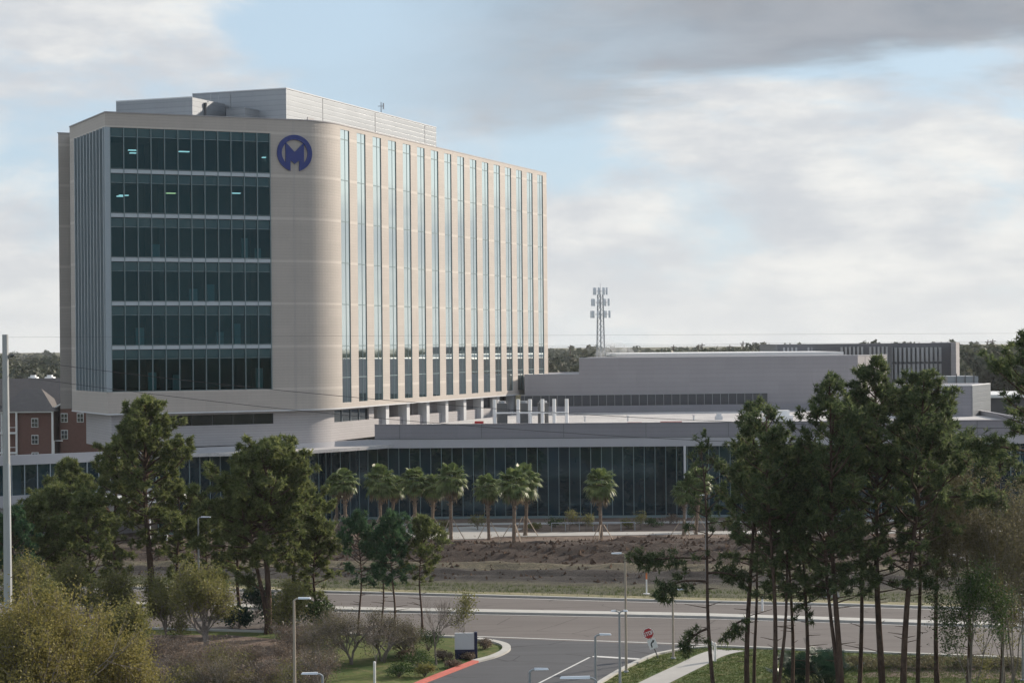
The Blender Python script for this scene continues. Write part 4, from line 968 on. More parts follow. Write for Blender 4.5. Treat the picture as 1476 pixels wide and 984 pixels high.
# skyline utility poles
for i, (px, top, Y) in enumerate([(822, 497, 900), (971, 497, 900), (1007, 496, 880), (1012, 494.5, 880), (1052, 496.5, 900), (1071, 491.5, 760), (1112, 496.5, 920), (1424, 489.5, 820), (1431, 488.5, 820), (1470, 488, 800)]):
    p = at(px, top, Y); names = ['leftmost, next to the tower', 'second from the left', 'left one of the close pair', 'right one of the close pair', 'just left of the tall one', 'the tallest, above the pale roof edge', 'just left of the screened block', 'left one of the pair above the trees on the right', 'right one of the pair above the trees on the right', 'nearest the right edge']
    o = thing('utility_pole', (p.x, Y, 0), 'tiny skyline utility pole, ' + names[i], 'utility pole', 'utility poles on the skyline')
    b = MB(); b.tube([(p.x, Y, 0), (p.x, Y, p.z)], [0.26, 0.2], 5); b.build('pole', M['bark'], o)
    b = MB(); b.box(p.x - 1.3, p.x + 1.3, Y - .12, Y + .12, p.z - 1.1, p.z - .8); b.box(p.x - .7, p.x - .3, Y - .3, Y - .13, p.z - 2.2, p.z - 1.2); b.build('crossarm', M['bark'], o)
b = MB()
for dzz in (0, 0.7):
    pts = []
    for k in range(41):
        x = -20 + k * 10; pts.append((x, 880, 18.9 + dzz - 0.5 * abs(math.sin(k * .45))))
    b.tube(pts, [0.05] * len(pts), 3, False)
tag(b.build('power_line', M['wire']), 'faint power line strung along the skyline right of the tower', 'power line')

# far tree belts: canopies one could not count
def blob_leaves(cent, rad, n, size, seed, flat=0.7):
    """n leaf-clump quads on and in a set of ellipsoids"""
    r = np.random.RandomState(seed); cent = np.asarray(cent, float); rad = np.asarray(rad, float)
    w = rad ** 2; idx = r.choice(len(cent), n, p=w / w.sum())
    d = r.normal(size=(n, 3)); d /= np.linalg.norm(d, axis=1)[:, None]
    lump = 0.80 + 0.20 * np.sin(d[:, 0] * 5 + idx) * np.cos(d[:, 1] * 4 + idx * 2.1) + r.uniform(-0.12, 0.08, n)
    p = cent[idx] + d * (rad[idx] * lump)[:, None] * np.array([1, 1, flat])
    nn = d + r.normal(size=(n, 3)) * 0.7; nn /= np.linalg.norm(nn, axis=1)[:, None]
    t = np.cross(nn, r.normal(size=(n, 3))); t /= np.linalg.norm(t, axis=1)[:, None]; b = np.cross(nn, t)
    s = size * r.uniform(0.5, 1.3, n)[:, None]
    q = np.stack([p - t * s - b * s * .6, p + t * s * .3 - b * s, p + t * s + b * s * .5, p - t * s * .2 + b * s], 1)
    return q
def belt(name, label, pts, n, size, seed):
    c = [(x, y, z) for x, y, z, r_ in pts]; rd = [r_ for *_, r_ in pts]
    o = tri_mesh(name, blob_leaves(c, rd, n, size, seed, 0.85), M['far'], n=4); return tag(o, label, 'woods', kind='stuff')
r_ = random.Random(11)
pts = []
for k in range(210):      # behind the tower gap and along the middle horizon
    x = r_.uniform(5, 330); y = r_.uniform(430, 760); rr_ = r_.uniform(4.5, 6.5); h = r_.uniform(10.5, 12.8)
    pts.append((x, y, h, rr_))
belt('woods', 'dark belt of distant trees on the horizon right of the tower', pts, 120000, .66, 1)
pts = [(r_.uniform(-230, -60), r_.uniform(470, 700), r_.uniform(8, 10.5), r_.uniform(4.5, 7)) for k in range(80)]
belt('woods', 'dark belt of distant trees behind the roofs at the left edge', pts, 50000, .62, 2)
pts = [(r_.uniform(105, 330), r_.uniform(430, 900), r_.uniform(11.5, 14.0), r_.uniform(5, 8)) for k in range(170)]
belt('woods', 'bare grey green woods rising behind the screened block on the right', pts, 100000, .7, 3)
pts = []
for k in range(900):
    a = R(r_.uniform(-10, 190)) if k < 350 else R(r_.uniform(72, 108)); d = r_.uniform(760, 2000) if k < 700 else r_.uniform(700, 1000); pts.append((d * math.cos(a), d * math.sin(a), r_.uniform(7, 10.5), r_.uniform(7, 9.5)))
belt('woods', 'faint hazy line of far off trees all along the horizon', pts, 150000, 1.5, 4)
pts = []
for k in range(260):      # trees off to the right and behind the camera side, mirrored in the windows
    if k < 150: x, y = r_.uniform(95, 420), r_.uniform(200, 420)
    else: x, y = r_.uniform(-160, 170), r_.uniform(-90, -10)
    pts.append((x, y, r_.uniform(7, 11), r_.uniform(5, 8)))
pts = [p for p in pts if not (p[1] > 100 and p[0] < 62 + (p[1] - 200) * 0.34)]
belt('woods', 'trees of the neighbouring grounds mirrored in the windows', pts, 50000, 0.9, 5)

# ================================================================== TREES
def orth(d):
    a = np.cross(d, [0, 0, 1.0]) if abs(d[2]) < .9 else np.cross(d, [1.0, 0, 0]); a /= np.linalg.norm(a); return a
def tufts(P, D, rs, k=9, L=0.3, w=0.028, spread=1.0):
    """needle tufts at points P facing D -> triangles"""
    n = len(P); P = np.repeat(P, k, 0); D = np.repeat(D, k, 0)
    d = D * 0.6 + rs.normal(size=P.shape) * spread; d /= np.linalg.norm(d, axis=1)[:, None]
    s = np.cross(d, rs.normal(size=P.shape)); s /= np.linalg.norm(s, axis=1)[:, None]
    l = L * rs.uniform(0.7, 1.25, len(P))[:, None]; ww = w * rs.uniform(0.7, 1.4, len(P))[:, None]
    base = P + rs.normal(size=P.shape) * 0.03
    return np.stack([base - s * ww, base + s * ww, base + d * l], 1)
def leaves(P, rs, size):
    n = len(P); a = rs.normal(size=(n, 3)); a /= np.linalg.norm(a, axis=1)[:, None]
    b = np.cross(a, rs.normal(size=(n, 3))); b /= np.linalg.norm(b, axis=1)[:, None]
    s = size * rs.uniform(0.6, 1.4, n)[:, None]
    return np.stack([P - a * s, P + b * s * .55, P + a * s, P - b * s * .55], 1)

def pine(loc, h, label, seed, crown0=0.42, rad=3.0, lean=(0, 0), tr=0.19, nb=46, dens=1.0, mt='pined', forks=(), extra=(), group='tall pines on the right', sparse=0.0, top=1.0, needle=1.0, w=0.030):
    rs = np.random.RandomState(seed); root = thing('pine_tree', loc, label, 'pine tree', group, local=True)
    tb = MB(); tri = []
    def axis_pt(t, lean_, off): 
        return np.array([lean_[0] * t ** 1.3 + off[0] * min(1, t * 3) + 0.12 * math.sin(t * 7 + seed), lean_[1] * t + off[1] * min(1, t * 3) + 0.1 * math.sin(t * 5 + 1 + seed), t * h * top])
    stems = [(lean, (0, 0), 1.0)] + list(forks)
    for si, (ln, off, hs) in enumerate(stems):
        ts = np.linspace(0, hs, 12); pts = [axis_pt(t, ln, off) for t in ts]
        tb.tube([tuple(p) for p in pts], [max(0.03, (tr * .85 if si == 0 else tr * .65) * (1.15 - 0.95 * t / hs) + (0.06 if t == 0 else 0)) for t in ts], 8)
        n_b = int(nb * 1.3 * (1 if si == 0 else 0.7))
        for i in range(n_b):
            t = crown0 + (hs - crown0) * ((i + rs.uniform(0, 1)) / n_b) ** 0.9
            u = (t - crown0) / (hs - crown0)
            o = axis_pt(t, ln, off); az = i * 2.399 + rs.uniform(-.5, .5)
            prof = (0.55 + 0.75 * u) if u < 0.42 else max(0.10, 0.93 * (1 - ((u - 0.42) / 0.62) ** 1.7))
            L = rad * 1.22 * prof * rs.uniform(0.55, 1.15)
            if u < .15 and rs.rand() < 0.35: L *= 0.45
            up = rs.uniform(-0.12, 0.2) + u * 0.55
            d = np.array([math.cos(az), math.sin(az), up]); 
            segs = 6; p = o.copy(); bp = [p.copy()]
            for s_ in range(segs):
                d = d + np.array([rs.normal() * .13, rs.normal() * .13, (0.10 if u > .3 else 0.02) + rs.normal() * .07]); d /= np.linalg.norm(d)
                p = p + d * L / segs; bp.append(p.copy())
            r0 = 0.022 + 0.016 * L
            tb.tube([tuple(q) for q in bp], [r0 * (1 - 0.8 * s_ / segs) for s_ in range(segs + 1)], 4, False)
            # twigs with needle clusters
            ntw = int((2 + L * 3.0) * (1 - sparse * rs.rand()) * (0.25 + .5 * rs.rand() if u < .4 else rs.uniform(.6, 1.15)))
            for j in range(ntw):
                f = rs.uniform(0.32, 1.0) ** 0.75 * segs; a = int(min(segs - 1, f)); q = bp[a] + (bp[a + 1] - bp[a]) * (f - a)
                td = d * 0.5 + rs.normal(size=3) * np.array([1, 1, 0.6]) * 0.8 + np.array([0, 0, 0.35]); td /= np.linalg.norm(td)
                tl_ = rs.uniform(0.25, 0.75) * (0.5 + 0.3 * L ** .5); e = q + td * tl_
                tb.tube([tuple(q), tuple(e)], [0.018, 0.008], 3, False)
                m_ = int(rs.uniform(5, 13) * dens)
                tt = rs.uniform(0.6, 1.1, m_)[:, None]; P = q + (e - q) * tt + rs.normal(size=(m_, 3)) * 0.085
                tri.append(tufts(P, np.repeat(td[None], m_, 0), rs, 10, 0.26 * needle, w * 1.05))
    for (t0, vec, L, droop) in extra:           # long odd limbs seen in the photo
        o = axis_pt(t0, lean, (0, 0)); d = np.array(vec, float); d /= np.linalg.norm(d); p = o.copy(); bp = [p.copy()]
        for s_ in range(10):
            d = d + np.array([rs.normal() * .06, rs.normal() * .06, -droop / 10 + rs.normal() * .04]); d /= np.linalg.norm(d); p = p + d * L / 10; bp.append(p.copy())
        tb.tube([tuple(q) for q in bp], [0.075 * (1 - .07 * s_) for s_ in range(11)], 5, False)
        for j in range(int(L * 9)):
            f = rs.uniform(3.5, 10); a = int(min(9, f)); q = bp[a] + (bp[a + 1] - bp[a]) * (f - a)
            td = rs.normal(size=3) * .7 + np.array([0, 0, 0.1 - droop * .5]) + d * .4; td /= np.linalg.norm(td); e = q + td * rs.uniform(.3, .9)
            tb.tube([tuple(q), tuple(e)], [0.02, 0.008], 3, False)
            m_ = 6; P = q + (e - q) * rs.uniform(0.4, 1.05, m_)[:, None] + rs.normal(size=(m_, 3)) * 0.08
            tri.append(tufts(P, np.repeat(td[None], m_, 0), rs, 9, 0.30, 0.03))
    # dead stubs under the crown
    for i in range(7):
        t = rs.uniform(crown0 * 0.45, crown0); o = axis_pt(t, lean, (0, 0)); az = rs.uniform(0, 6.28)
        tb.tube([tuple(o), tuple(o + np.array([math.cos(az), math.sin(az), .15]) * rs.uniform(.4, 1.2))], [0.03, 0.01], 3, False)
    tb.build('trunk', M['bark'], root, True)
    tri_mesh('crown', np.concatenate(tri).reshape(-1, 3), M[mt], root)
    return root

def grow(rs, tb, p, d, L, r, depth, maxd, tips, spread, upb, seg=4, kids=(3, 4)):
    pts = [p.copy()]
    for s in range(seg):
        d = d + rs.normal(size=3) * 0.10 + np.array([0, 0, upb * .12]); d /= np.linalg.norm(d); p = p + d * L / seg; pts.append(p.copy())
    tb.tube([tuple(q) for q in pts], [r * (1 - 0.38 * s / seg) for s in range(seg + 1)], 6 if depth == 0 else (4 if depth < 3 else 3), False)
    if depth >= maxd: tips.append((pts, d)); return
    if depth >= maxd - 1: tips.append((pts, d))
    for k in range(rs.randint(kids[0], kids[1] + 1)):
        f = rs.uniform(0.45, 1.0) if depth else rs.uniform(0.35, 1.0)
        a = min(seg - 1, int(f * seg)); q = pts[a] + (pts[a + 1] - pts[a]) * (f * seg - a)
        nd = d + rs.normal(size=3) * spread + np.array([0, 0, upb * .3]); nd /= np.linalg.norm(nd)
        grow(rs, tb, q, nd, L * rs.uniform(0.58, 0.82), r * (0.62 - .05 * k), depth + 1, maxd, tips, spread, upb, seg, kids)

def broadleaf(name, cat, loc, h, label, seed, mt, wd=1.0, leaf=0.09, nl=9000, depth=4, group=None, bark='greybark', stem=0.07, spread=0.55, trunk0=0.28, fluff=0.28, stems=1, upb=0.5):
    rs = np.random.RandomState(seed); root = thing(name, loc, label, cat, group, local=True); tb = MB(); tips = []
    for s in range(stems):
        d = np.array([rs.normal() * .3 * (stems > 1), rs.normal() * .3 * (stems > 1), 1.0])
        grow(rs, tb, np.array([rs.normal() * .25 * (stems > 1), rs.normal() * .25 * (stems > 1), 0.0]), d, h * trunk0, stem, 0, depth, tips, spread, upb)
    V = np.array(tb.v); top = V[:, 2].max(); sz = h / top; rxy = max(1e-3, np.percentile(np.hypot(V[:, 0], V[:, 1]), 96))
    S = np.array([wd / rxy, wd / rxy, sz])
    # widen only gradually up the stem, so that the stem stays slim
    g = np.clip(V[:, 2] / (0.3 * top), 0, 1)[:, None]
    V2 = V * (np.array([1, 1, sz]) * (1 - g) + S * g); tb.v = [tuple(q) for q in V2]
    tb.build('trunk', M[bark], root)
    if nl:
        P = []
        for pts, d in tips: P += pts[1:]
        P = np.array(P); P = P[rs.randint(0, len(P), nl)]; g = np.clip(P[:, 2] / (0.3 * top), 0, 1)[:, None]
        P = P * (np.array([1, 1, sz]) * (1 - g) + S * g) + rs.normal(size=P.shape) * fluff * rs.uniform(.3, 1.2, (nl, 1))
        P = P[P[:, 2] > 0.15]
        tri_mesh('crown', leaves(P, rs, leaf).reshape(-1, 3), M[mt], root, n=4)
    return root

def D(px, d):     # ground point at a given distance under a photo column
    p = at(px, 900, d); return (p.x, d, 0.0)

# right-hand group of tall pines (photo x of the trunk, distance, height of the top in the photo)
def topz(py, px, d): return at(px, py, d).z
def PN(px, d, topy, label, seed, **kw):
    l = D(px, d); pine(l, topz(topy, px, d), label, seed, **kw)
PN(1029, 98, 638, 'slim leaning pine left of the right group, a long low limb reaching left', 21, crown0=0.60, rad=1.7, lean=(-0.6, 0.3), tr=0.13, nb=18, dens=0.55, sparse=.6,
   extra=[(0.60, (-1, 0, 0.10), 3.6, 0.35), (0.52, (-1, -.3, .25), 3.0, 0.9), (0.36, (-1, 0, -0.1), 1.6, 1.2), (.55, (1, .2, .2), 1.8, .5)])
PN(1077, 100, 584, 'pine with two close straight trunks, right of the leaning pine', 22, crown0=0.4, rad=2.1, tr=0.165, nb=36, dens=.8, lean=(0.5, 0), extra=[(0.33, (-1, -.2, 0), 1.4, 1.1)])
PN(1089, 104, 650, 'thin pine with narrow low crown just behind the two close trunks', 23, crown0=0.5, rad=1.7, tr=0.11, nb=26, dens=.8)
PN(1117, 97, 600, 'pine forked low into two crossing trunks, third from the left', 24, crown0=0.42, rad=2.4, tr=0.15, nb=36, dens=.8, lean=(-0.3, 0), forks=[((0.9, 0.3), (0.25, 0.2), 0.86)])
PN(1161, 101, 640, 'shorter thin pine standing behind the palmetto clump', 25, crown0=0.33, rad=2.0, tr=0.13, nb=34, dens=.8)
PN(1210, 96, 554, 'tall pine rising out of the palmetto clump with a pointed crown', 26, crown0=0.38, rad=2.6, tr=0.19, nb=46, dens=.85, lean=(-0.5, 0), forks=[((-0.9, 0.3), (-0.15, 0.2), 0.72)])
PN(1270, 99, 529, 'tallest pine of the right group, its straight trunk thick and dark', 27, crown0=0.37, rad=3.0, tr=0.21, nb=56, dens=.95, lean=(-0.3, 0))
PN(1300, 97, 545, 'broad crowned pine immediately right of the tallest one', 28, crown0=0.38, rad=3.3, tr=0.20, nb=52, dens=.9, lean=(1.3, 0), extra=[(0.66, (1, 0, 0.15), 4.2, 0.15)])
PN(1352, 108, 585, 'pine with slender crown at the right shoulder of the group', 29, crown0=0.50, rad=2.6, tr=0.15, nb=34, dens=.75, sparse=.3, lean=(-.3, 0))
PN(1500, 88, 492, 'pine at the right edge, only its left limbs in the picture', 30, crown0=0.72, rad=2.6, tr=0.19, nb=30, dens=.9, extra=[(0.74, (-1, .2, 0.25), 3.4, 0.1)])
PN(1395, 107, 632, 'thin sparse pine with hanging needles right of the shoulder pine', 31, crown0=0.36, rad=2.4, tr=0.12, nb=36, dens=.75, sparse=.3)
PN(1442, 110, 640, 'thin sparse pine nearest the right edge behind the twiggy trees', 32, crown0=0.30, rad=2.5, tr=0.12, nb=38, dens=.75, sparse=.3)
g2 = 'scrubby trees at the right edge'
broadleaf('scrub_tree', 'tree', D(1393, 101), topz(668, 1393, 101), 'twiggy brown green tree with leaning trunk right of the tall pines', 41, 'olivescrub', wd=3.0, nl=22000, leaf=0.05, depth=5, stem=0.12, group=g2, trunk0=.34, stems=1)
broadleaf('scrub_tree', 'tree', D(1437, 99), topz(655, 1437, 99), 'thin forked twiggy tree near the right edge', 42, 'olivescrub', wd=3.0, nl=20000, leaf=0.05, depth=5, stem=0.10, group=g2, trunk0=.34, stems=2)
broadleaf('scrub_tree', 'tree', D(1478, 104), topz(690, 1478, 104), 'dark scrubby tree cut off by the right edge', 43, 'olivescrub', wd=3.0, nl=20000, leaf=0.055, depth=5, stem=0.10, group=g2, trunk0=.3)
broadleaf('young_tree', 'tree', D(1400, 96), topz(800, 1400, 96), 'young tree with fresh green leaves low between the right trunks', 44, 'bush', wd=2.2, nl=11000, leaf=0.05, depth=4, stem=0.07, trunk0=.3, fluff=.3)
broadleaf('young_tree', 'tree', D(1448, 108), topz(770, 1448, 108), 'yellow green young tree beside the right edge lamp', 45, 'springg', wd=1.7, nl=9000, leaf=0.05, depth=4, stem=0.06, trunk0=.3)

# left group
gl_ = 'pines on the left lawn'
PN(217, 143, 583, 'largest pine on the left, dome crowned in front of the tower base', 51, crown0=0.30, rad=4.0, tr=0.30, nb=66, dens=1.0, mt='pinel', group=gl_, needle=1.25, w=.042, lean=(-.4, 0))
PN(168, 147, 645, 'medium pine joined to the left side of the largest left pine', 52, crown0=0.18, rad=3.0, tr=0.18, nb=42, dens=.9, mt='pinel', group=gl_, needle=1.25, w=.042)
PN(258, 150, 700, 'small pine tucked behind the right side of the largest left pine', 53, crown0=0.15, rad=2.4, tr=0.15, nb=34, dens=.9, mt='pinel', group=gl_, needle=1.25, w=.042)
PN(83, 142, 706, 'soft green pine between the utility pole and the largest left pine', 54, crown0=0.12, rad=3.3, tr=0.17, nb=46, dens=.8, mt='pinel', group=gl_, needle=1.2, w=.04)
PN(128, 138, 715, 'soft green pine close in front of the medium left pine', 55, crown0=0.14, rad=2.6, tr=0.15, nb=40, dens=.8, mt='pinel', group=gl_, needle=1.2, w=.04)
PN(22, 134, 742, 'dark green pine at the left edge beside the utility pole', 56, crown0=0.1, rad=2.6, tr=0.15, nb=36, dens=1.0, mt='pineb', group=gl_)
PN(385, 133, 648, 'spreading pine with broad low dome between the left pines and the palms', 57, crown0=0.36, rad=4.3, tr=0.26, nb=60, dens=1.0, mt='pinel', group=gl_, needle=1.25, w=.042, forks=[((-1.2, .2), (-.4, .1), 0.78)], extra=[(0.22, (-1, .1, .75), 2.6, .3)])
PN(455, 137, 748, 'smaller pine under the right side of the spreading pine', 58, crown0=0.1, rad=2.1, tr=0.13, nb=34, dens=.85, mt='pinel', group=gl_, needle=1.2, w=.04)
gy = 'young pines in front of the palms'
PN(519, 132, 745, 'leftmost of the slim young blue green pines', 61, crown0=0.40, rad=1.45, tr=0.085, nb=32, dens=1.0, mt='pineb', group=gy)
PN(551, 136, 765, 'short slim young pine, second from the left of its row', 62, crown0=0.45, rad=1.15, tr=0.075, nb=24, dens=.9, mt='pineb', group=gy)
PN(567, 131, 744, 'slim young pine in the middle of the blue green row', 63, crown0=0.42, rad=1.5, tr=0.085, nb=32, dens=1.0, mt='pineb', group=gy)
PN(606, 133, 752, 'rightmost young pine, yellower, its crown hanging on the right side', 64, crown0=0.45, rad=1.75, tr=0.085, nb=32, dens=.9, mt='pinel', group=gy, lean=(0.2, 0))
PN(104, 152, 668, 'far green pine showing above the soft green pines', 81, crown0=0.2, rad=2.8, tr=0.16, nb=44, dens=.9, mt='pinel', group=gl_, needle=1.2, w=.042)
PN(300, 146, 735, 'small green pine between the largest left pine and the spreading pine', 82, crown0=0.15, rad=2.1, tr=0.12, nb=34, dens=.9, mt='pinel', group=gl_, needle=1.2, w=.042)
PN(48, 138, 724, 'green pine directly right of the utility pole', 83, crown0=0.12, rad=2.6, tr=0.14, nb=40, dens=.9, mt='pinel', group=gl_, needle=1.2, w=.042)
PN(345, 140, 705, 'pine filling the left shoulder of the spreading pine', 84, crown0=0.3, rad=2.6, tr=0.15, nb=38, dens=.9, mt='pinel', group=gl_, needle=1.25, w=.042)
PN(425, 140, 700, 'pine filling the right shoulder of the spreading pine', 85, crown0=0.3, rad=2.8, tr=0.15, nb=40, dens=.9, mt='pinel', group=gl_, needle=1.25, w=.042)
PN(1325, 103, 568, 'pine with low full crown between the broad crowned pine and the right shoulder one', 86, crown0=0.42, rad=2.8, tr=0.14, nb=42, dens=.9)
PN(1240, 104, 575, 'pine standing close behind and left of the tallest one', 87, crown0=0.42, rad=2.4, tr=0.14, nb=38, dens=.85)
PN(1140, 105, 640, 'pine with broad low crown behind the forked pine', 88, crown0=0.4, rad=2.3, tr=0.12, nb=34, dens=.8)
# spring trees, scrub
gs = 'spring green trees in the lower left corner'
SP = [(20, 82, 812, 4.2, 'spring', 'large yellow green tree filling the lower left corner'), (95, 84, 845, 3.4, 'spring', 'rounded yellow green tree second from the left edge'), (155, 86, 895, 2.6, 'spring', 'low yellow green tree at the right foot of the corner trees'),
      (192, 100, 855, 1.8, 'springg', 'olive green tree between the corner trees and the left pines'), (60, 100, 835, 2.8, 'springg', 'olive tree rising behind the yellow green corner trees'), (296, 122, 808, 2.4, 'springg', 'yellow green conical tree standing alone under the left pines')]
for i, (px, d, ty, wd, mt, lb) in enumerate(SP):
    broadleaf('spring_tree', 'tree', D(px, d), topz(ty, px, d), lb, 70 + i, mt, wd=wd, nl=30000 if wd > 2.5 else 16000, leaf=0.055 if d < 95 else .065, depth=5, stem=0.12, group=gs, trunk0=.26, fluff=.32, stems=2 if wd > 2 else 1)
for i, (px, d, ty, wd, lb) in enumerate([(40, 128, 790, 2.6, 'olive bushy tree between the edge pine and the corner trees'), (112, 126, 800, 2.4, 'olive bushy tree under the soft green pines'), (238, 130, 822, 2.0, 'small olive tree below the largest left pine'), (182, 128, 810, 1.8, 'olive shrubby tree left of the largest left pine trunk'), (425, 128, 838, 1.7, 'small yellowish tree under the smaller pine')]):
    broadleaf('understory_tree', 'tree', D(px, d), topz(ty, px, d), lb, 400 + i, 'springg', wd=wd, nl=8000, leaf=.07, depth=5, stem=.08, group='understory trees on the left lawn', trunk0=.25, fluff=.35, stems=2)
gb = 'bare brown scrub below the left pines'
SC = [(232, 116, 912, 1.7, 'scrub', 'reddish bare thicket left of the tan lamp post, nearest the corner trees'), (275, 114, 930, 1.8, 'scrub', 'reddish bare thicket under the conical yellow green tree'), (330, 116, 915, 1.9, 'scrub', 'brown bare thicket midway between conical tree and tan lamp post'),
      (375, 113, 925, 1.7, 'scrub', 'brown bare thicket touching the tan lamp post on its left'), (455, 118, 878, 1.9, 'olivescrub', 'grey twiggy small tree right of the tan lamp post'), (505, 120, 872, 1.9, 'olivescrub', 'grey twiggy small tree under the leftmost young pine'),
      (552, 121, 880, 1.8, 'olivescrub', 'grey twiggy small tree under the middle young pines'), (590, 123, 890, 1.5, 'olivescrub', 'olive twiggy small tree left of the bare branching tree'), (415, 121, 892, 1.5, 'scrub', 'low brown thicket just behind the tan lamp post')]
for i, (px, d, ty, wd, mt, lb) in enumerate(SC):
    broadleaf('scrub_thicket', 'thicket', D(px, d), topz(ty, px, d), lb, 90 + i, mt, wd=wd * 1.15, nl=5000, leaf=0.04, depth=5, stem=0.055, group=gb, trunk0=.25, fluff=.3, stems=3, spread=.65)
for i in range(15):
    px = 205 + (i % 8) * 34 + 8 * ((i * 7) % 3); d = 107 + 2.2 * (i // 8) + (i % 3); broadleaf('scrub_thicket', 'thicket', D(px, d), 1.3 + .55 * ((i * 5) % 4), 'bare brownish bush in the dense scrub at the bottom left', 300 + i, ['scrub', 'olivescrub', 'scrub', 'springg'][(i * 3 + i // 4) % 4], wd=1.1 + .35 * ((i * 3) % 4), nl=3200, leaf=0.04, depth=4, stem=0.05, group='bushes of the dense bottom left scrub', trunk0=.25, fluff=.35, stems=3, spread=.7)
broadleaf('bare_tree', 'bare tree', (*gnd(629, 958)[:2], 0), topz(856, 629, 119), 'leafless vase shaped tree in the planting bed left of the entrance sign', 111, 'scrub', wd=1.7, nl=0, depth=5, stem=0.075, trunk0=.42, spread=.5, upb=.6)
broadleaf('small_tree', 'tree', (*gnd(668, 935)[:2], 0), topz(856, 668, 124), 'small leafy tree overhanging the top of the entrance sign', 112, 'springg', wd=0.95, nl=1600, leaf=0.06, depth=4, stem=0.05, trunk0=.5)
broadleaf('bare_tree', 'bare tree', (*gnd(541, 975)[:2], 0), topz(885, 541, 116), 'leafless thin tree beside the small white post on the left lawn', 113, 'scrub', wd=1.2, nl=300, leaf=.04, depth=4, stem=0.05, trunk0=.42)
# little sapling crowns at the building front
for i, (px, d, ty, lb) in enumerate([(822, 205, 733, 'bare sapling in front of the dark glass right of the paired palms'), (846, 204, 742, 'staked reddish sapling between the paired palms and the lone palm'), (1008, 203, 722, 'green sapling in front of the glass left of the right pines'), (690, 206, 745, 'sapling near the path fork under the palms'), (925, 205, 738, 'sapling right of the lone palm')]):
    broadleaf('sapling', 'sapling', D(px, d), max(1.5, topz(ty, px, d)), lb, 120 + i, 'springg' if i != 2 else 'bush', wd=0.9 if i != 2 else 1.7, nl=700 if i != 2 else 2500, leaf=.07, depth=4, stem=.05, trunk0=.4, group='saplings by the glass wall')

# shrubs -----------------------------------------------------------------
def shrub(loc, w, h, label, seed, mt='bush', group=None, n=2600, leaf=0.06, cat='shrub', name='shrub'):
    rs = np.random.RandomState(seed); root = thing(name, loc, label, cat, group, local=True); tb = MB(); P = []
    for k in range(16):
        a = rs.uniform(0, 6.28); r = rs.uniform(0.1, 1) ** .6 * w / 2; e = np.array([math.cos(a) * r, math.sin(a) * r, h * rs.uniform(.55, 1.0) * (1 - .35 * (2 * r / w) ** 2)])
        tb.tube([(0, 0, 0), tuple(e * np.array([.5, .5, .6])), tuple(e)], [.02, .014, .006], 3, False)
        m_ = n // 16; c = rs.normal(size=(m_, 3)) * np.array([w * .13, w * .13, h * .13]); P.append(e * .88 + c)
    P = np.concatenate(P); P = P[P[:, 2] > 0.02]
    tb.build('stems', M['greybark'], root); tri_mesh('foliage', leaves(P, rs, leaf).reshape(-1, 3), M[mt], root, n=4); return root
SH = [(600, 962, 1.9, 1.1, 'bush', 'rounded green shrub left of the red kerb'), (575, 975, 1.6, .9, 'bush', 'green shrub at the bottom between grass and bed'), (612, 975, 1.2, .9, 'springg', 'yellowish shrub at the foot of the red kerb'),
      (640, 952, 1.1, .7, 'scrub', 'low brown shrub under the bare tree'), (700, 935, 0.9, .7, 'scrub', 'low brown shrub at the right side of the entrance sign'), (618, 938, 1.8, 1.6, 'bush', 'tall dark green shrub behind the bare tree'), (585, 950, 1.2, .8, 'scrub', 'brownish clump between the green shrubs'),
      (652, 962, .9, .5, 'scrub', 'small reddish shrub nearest the red kerb'), (676, 950, .9, .5, 'scrub', 'low reddish shrub in front of the entrance sign')]
for i, (px, py, w, h, mt, lb) in enumerate(SH):
    p = gnd(px, py); shrub((p.x, p.y, 0), w, h, lb, 130 + i, mt, 'shrubs round the entrance bed', 1500, 0.05)
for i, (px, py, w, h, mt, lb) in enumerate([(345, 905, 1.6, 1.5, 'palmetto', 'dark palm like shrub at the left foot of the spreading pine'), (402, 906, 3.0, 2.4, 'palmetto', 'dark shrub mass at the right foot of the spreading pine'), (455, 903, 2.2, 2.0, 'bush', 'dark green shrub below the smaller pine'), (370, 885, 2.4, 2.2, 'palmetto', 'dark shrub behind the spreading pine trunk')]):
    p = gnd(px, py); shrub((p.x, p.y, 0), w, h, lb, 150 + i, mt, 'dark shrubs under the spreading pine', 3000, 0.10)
rr2 = random.Random(5)
for i in range(14):
    px = [770, 800, 838, 905, 940, 965, 1050, 1090, 600, 640, 1150, 1190, 1240, 1320][i]; 
    p = at(px, 750, 206 + (i % 3) * 2.2)
    shrub((p.x, p.y, 0), 1.5 + .5 * (i % 3), 0.9 + .3 * (i % 2), ['low shrub below the gap between paired palms and lone palm', 'low green shrub under the grey rail, left end', 'low brown shrub under the middle of the grey rail', 'low shrub at the glass wall just right of the lone palm', 'low green shrub second to the right of the lone palm', 'low brown shrub halfway from lone palm to the right pines', 'low shrub at the foot of the white downpipe', 'low green shrub glimpsed left of the forked pine', 'low brown shrub behind the third palm from the left', 'low shrub between the path fork and the fourth palm', 'low green shrub behind the thin pine of the palmetto clump', 'low brown shrub behind the pointed pine', 'low shrub glimpsed left of the tallest pine', 'low green shrub glimpsed right of the broad crowned pine'][i], 160 + i, ['springg', 'bush', 'scrub'][i % 3], 'low shrubs along the glass wall', 500, .09)
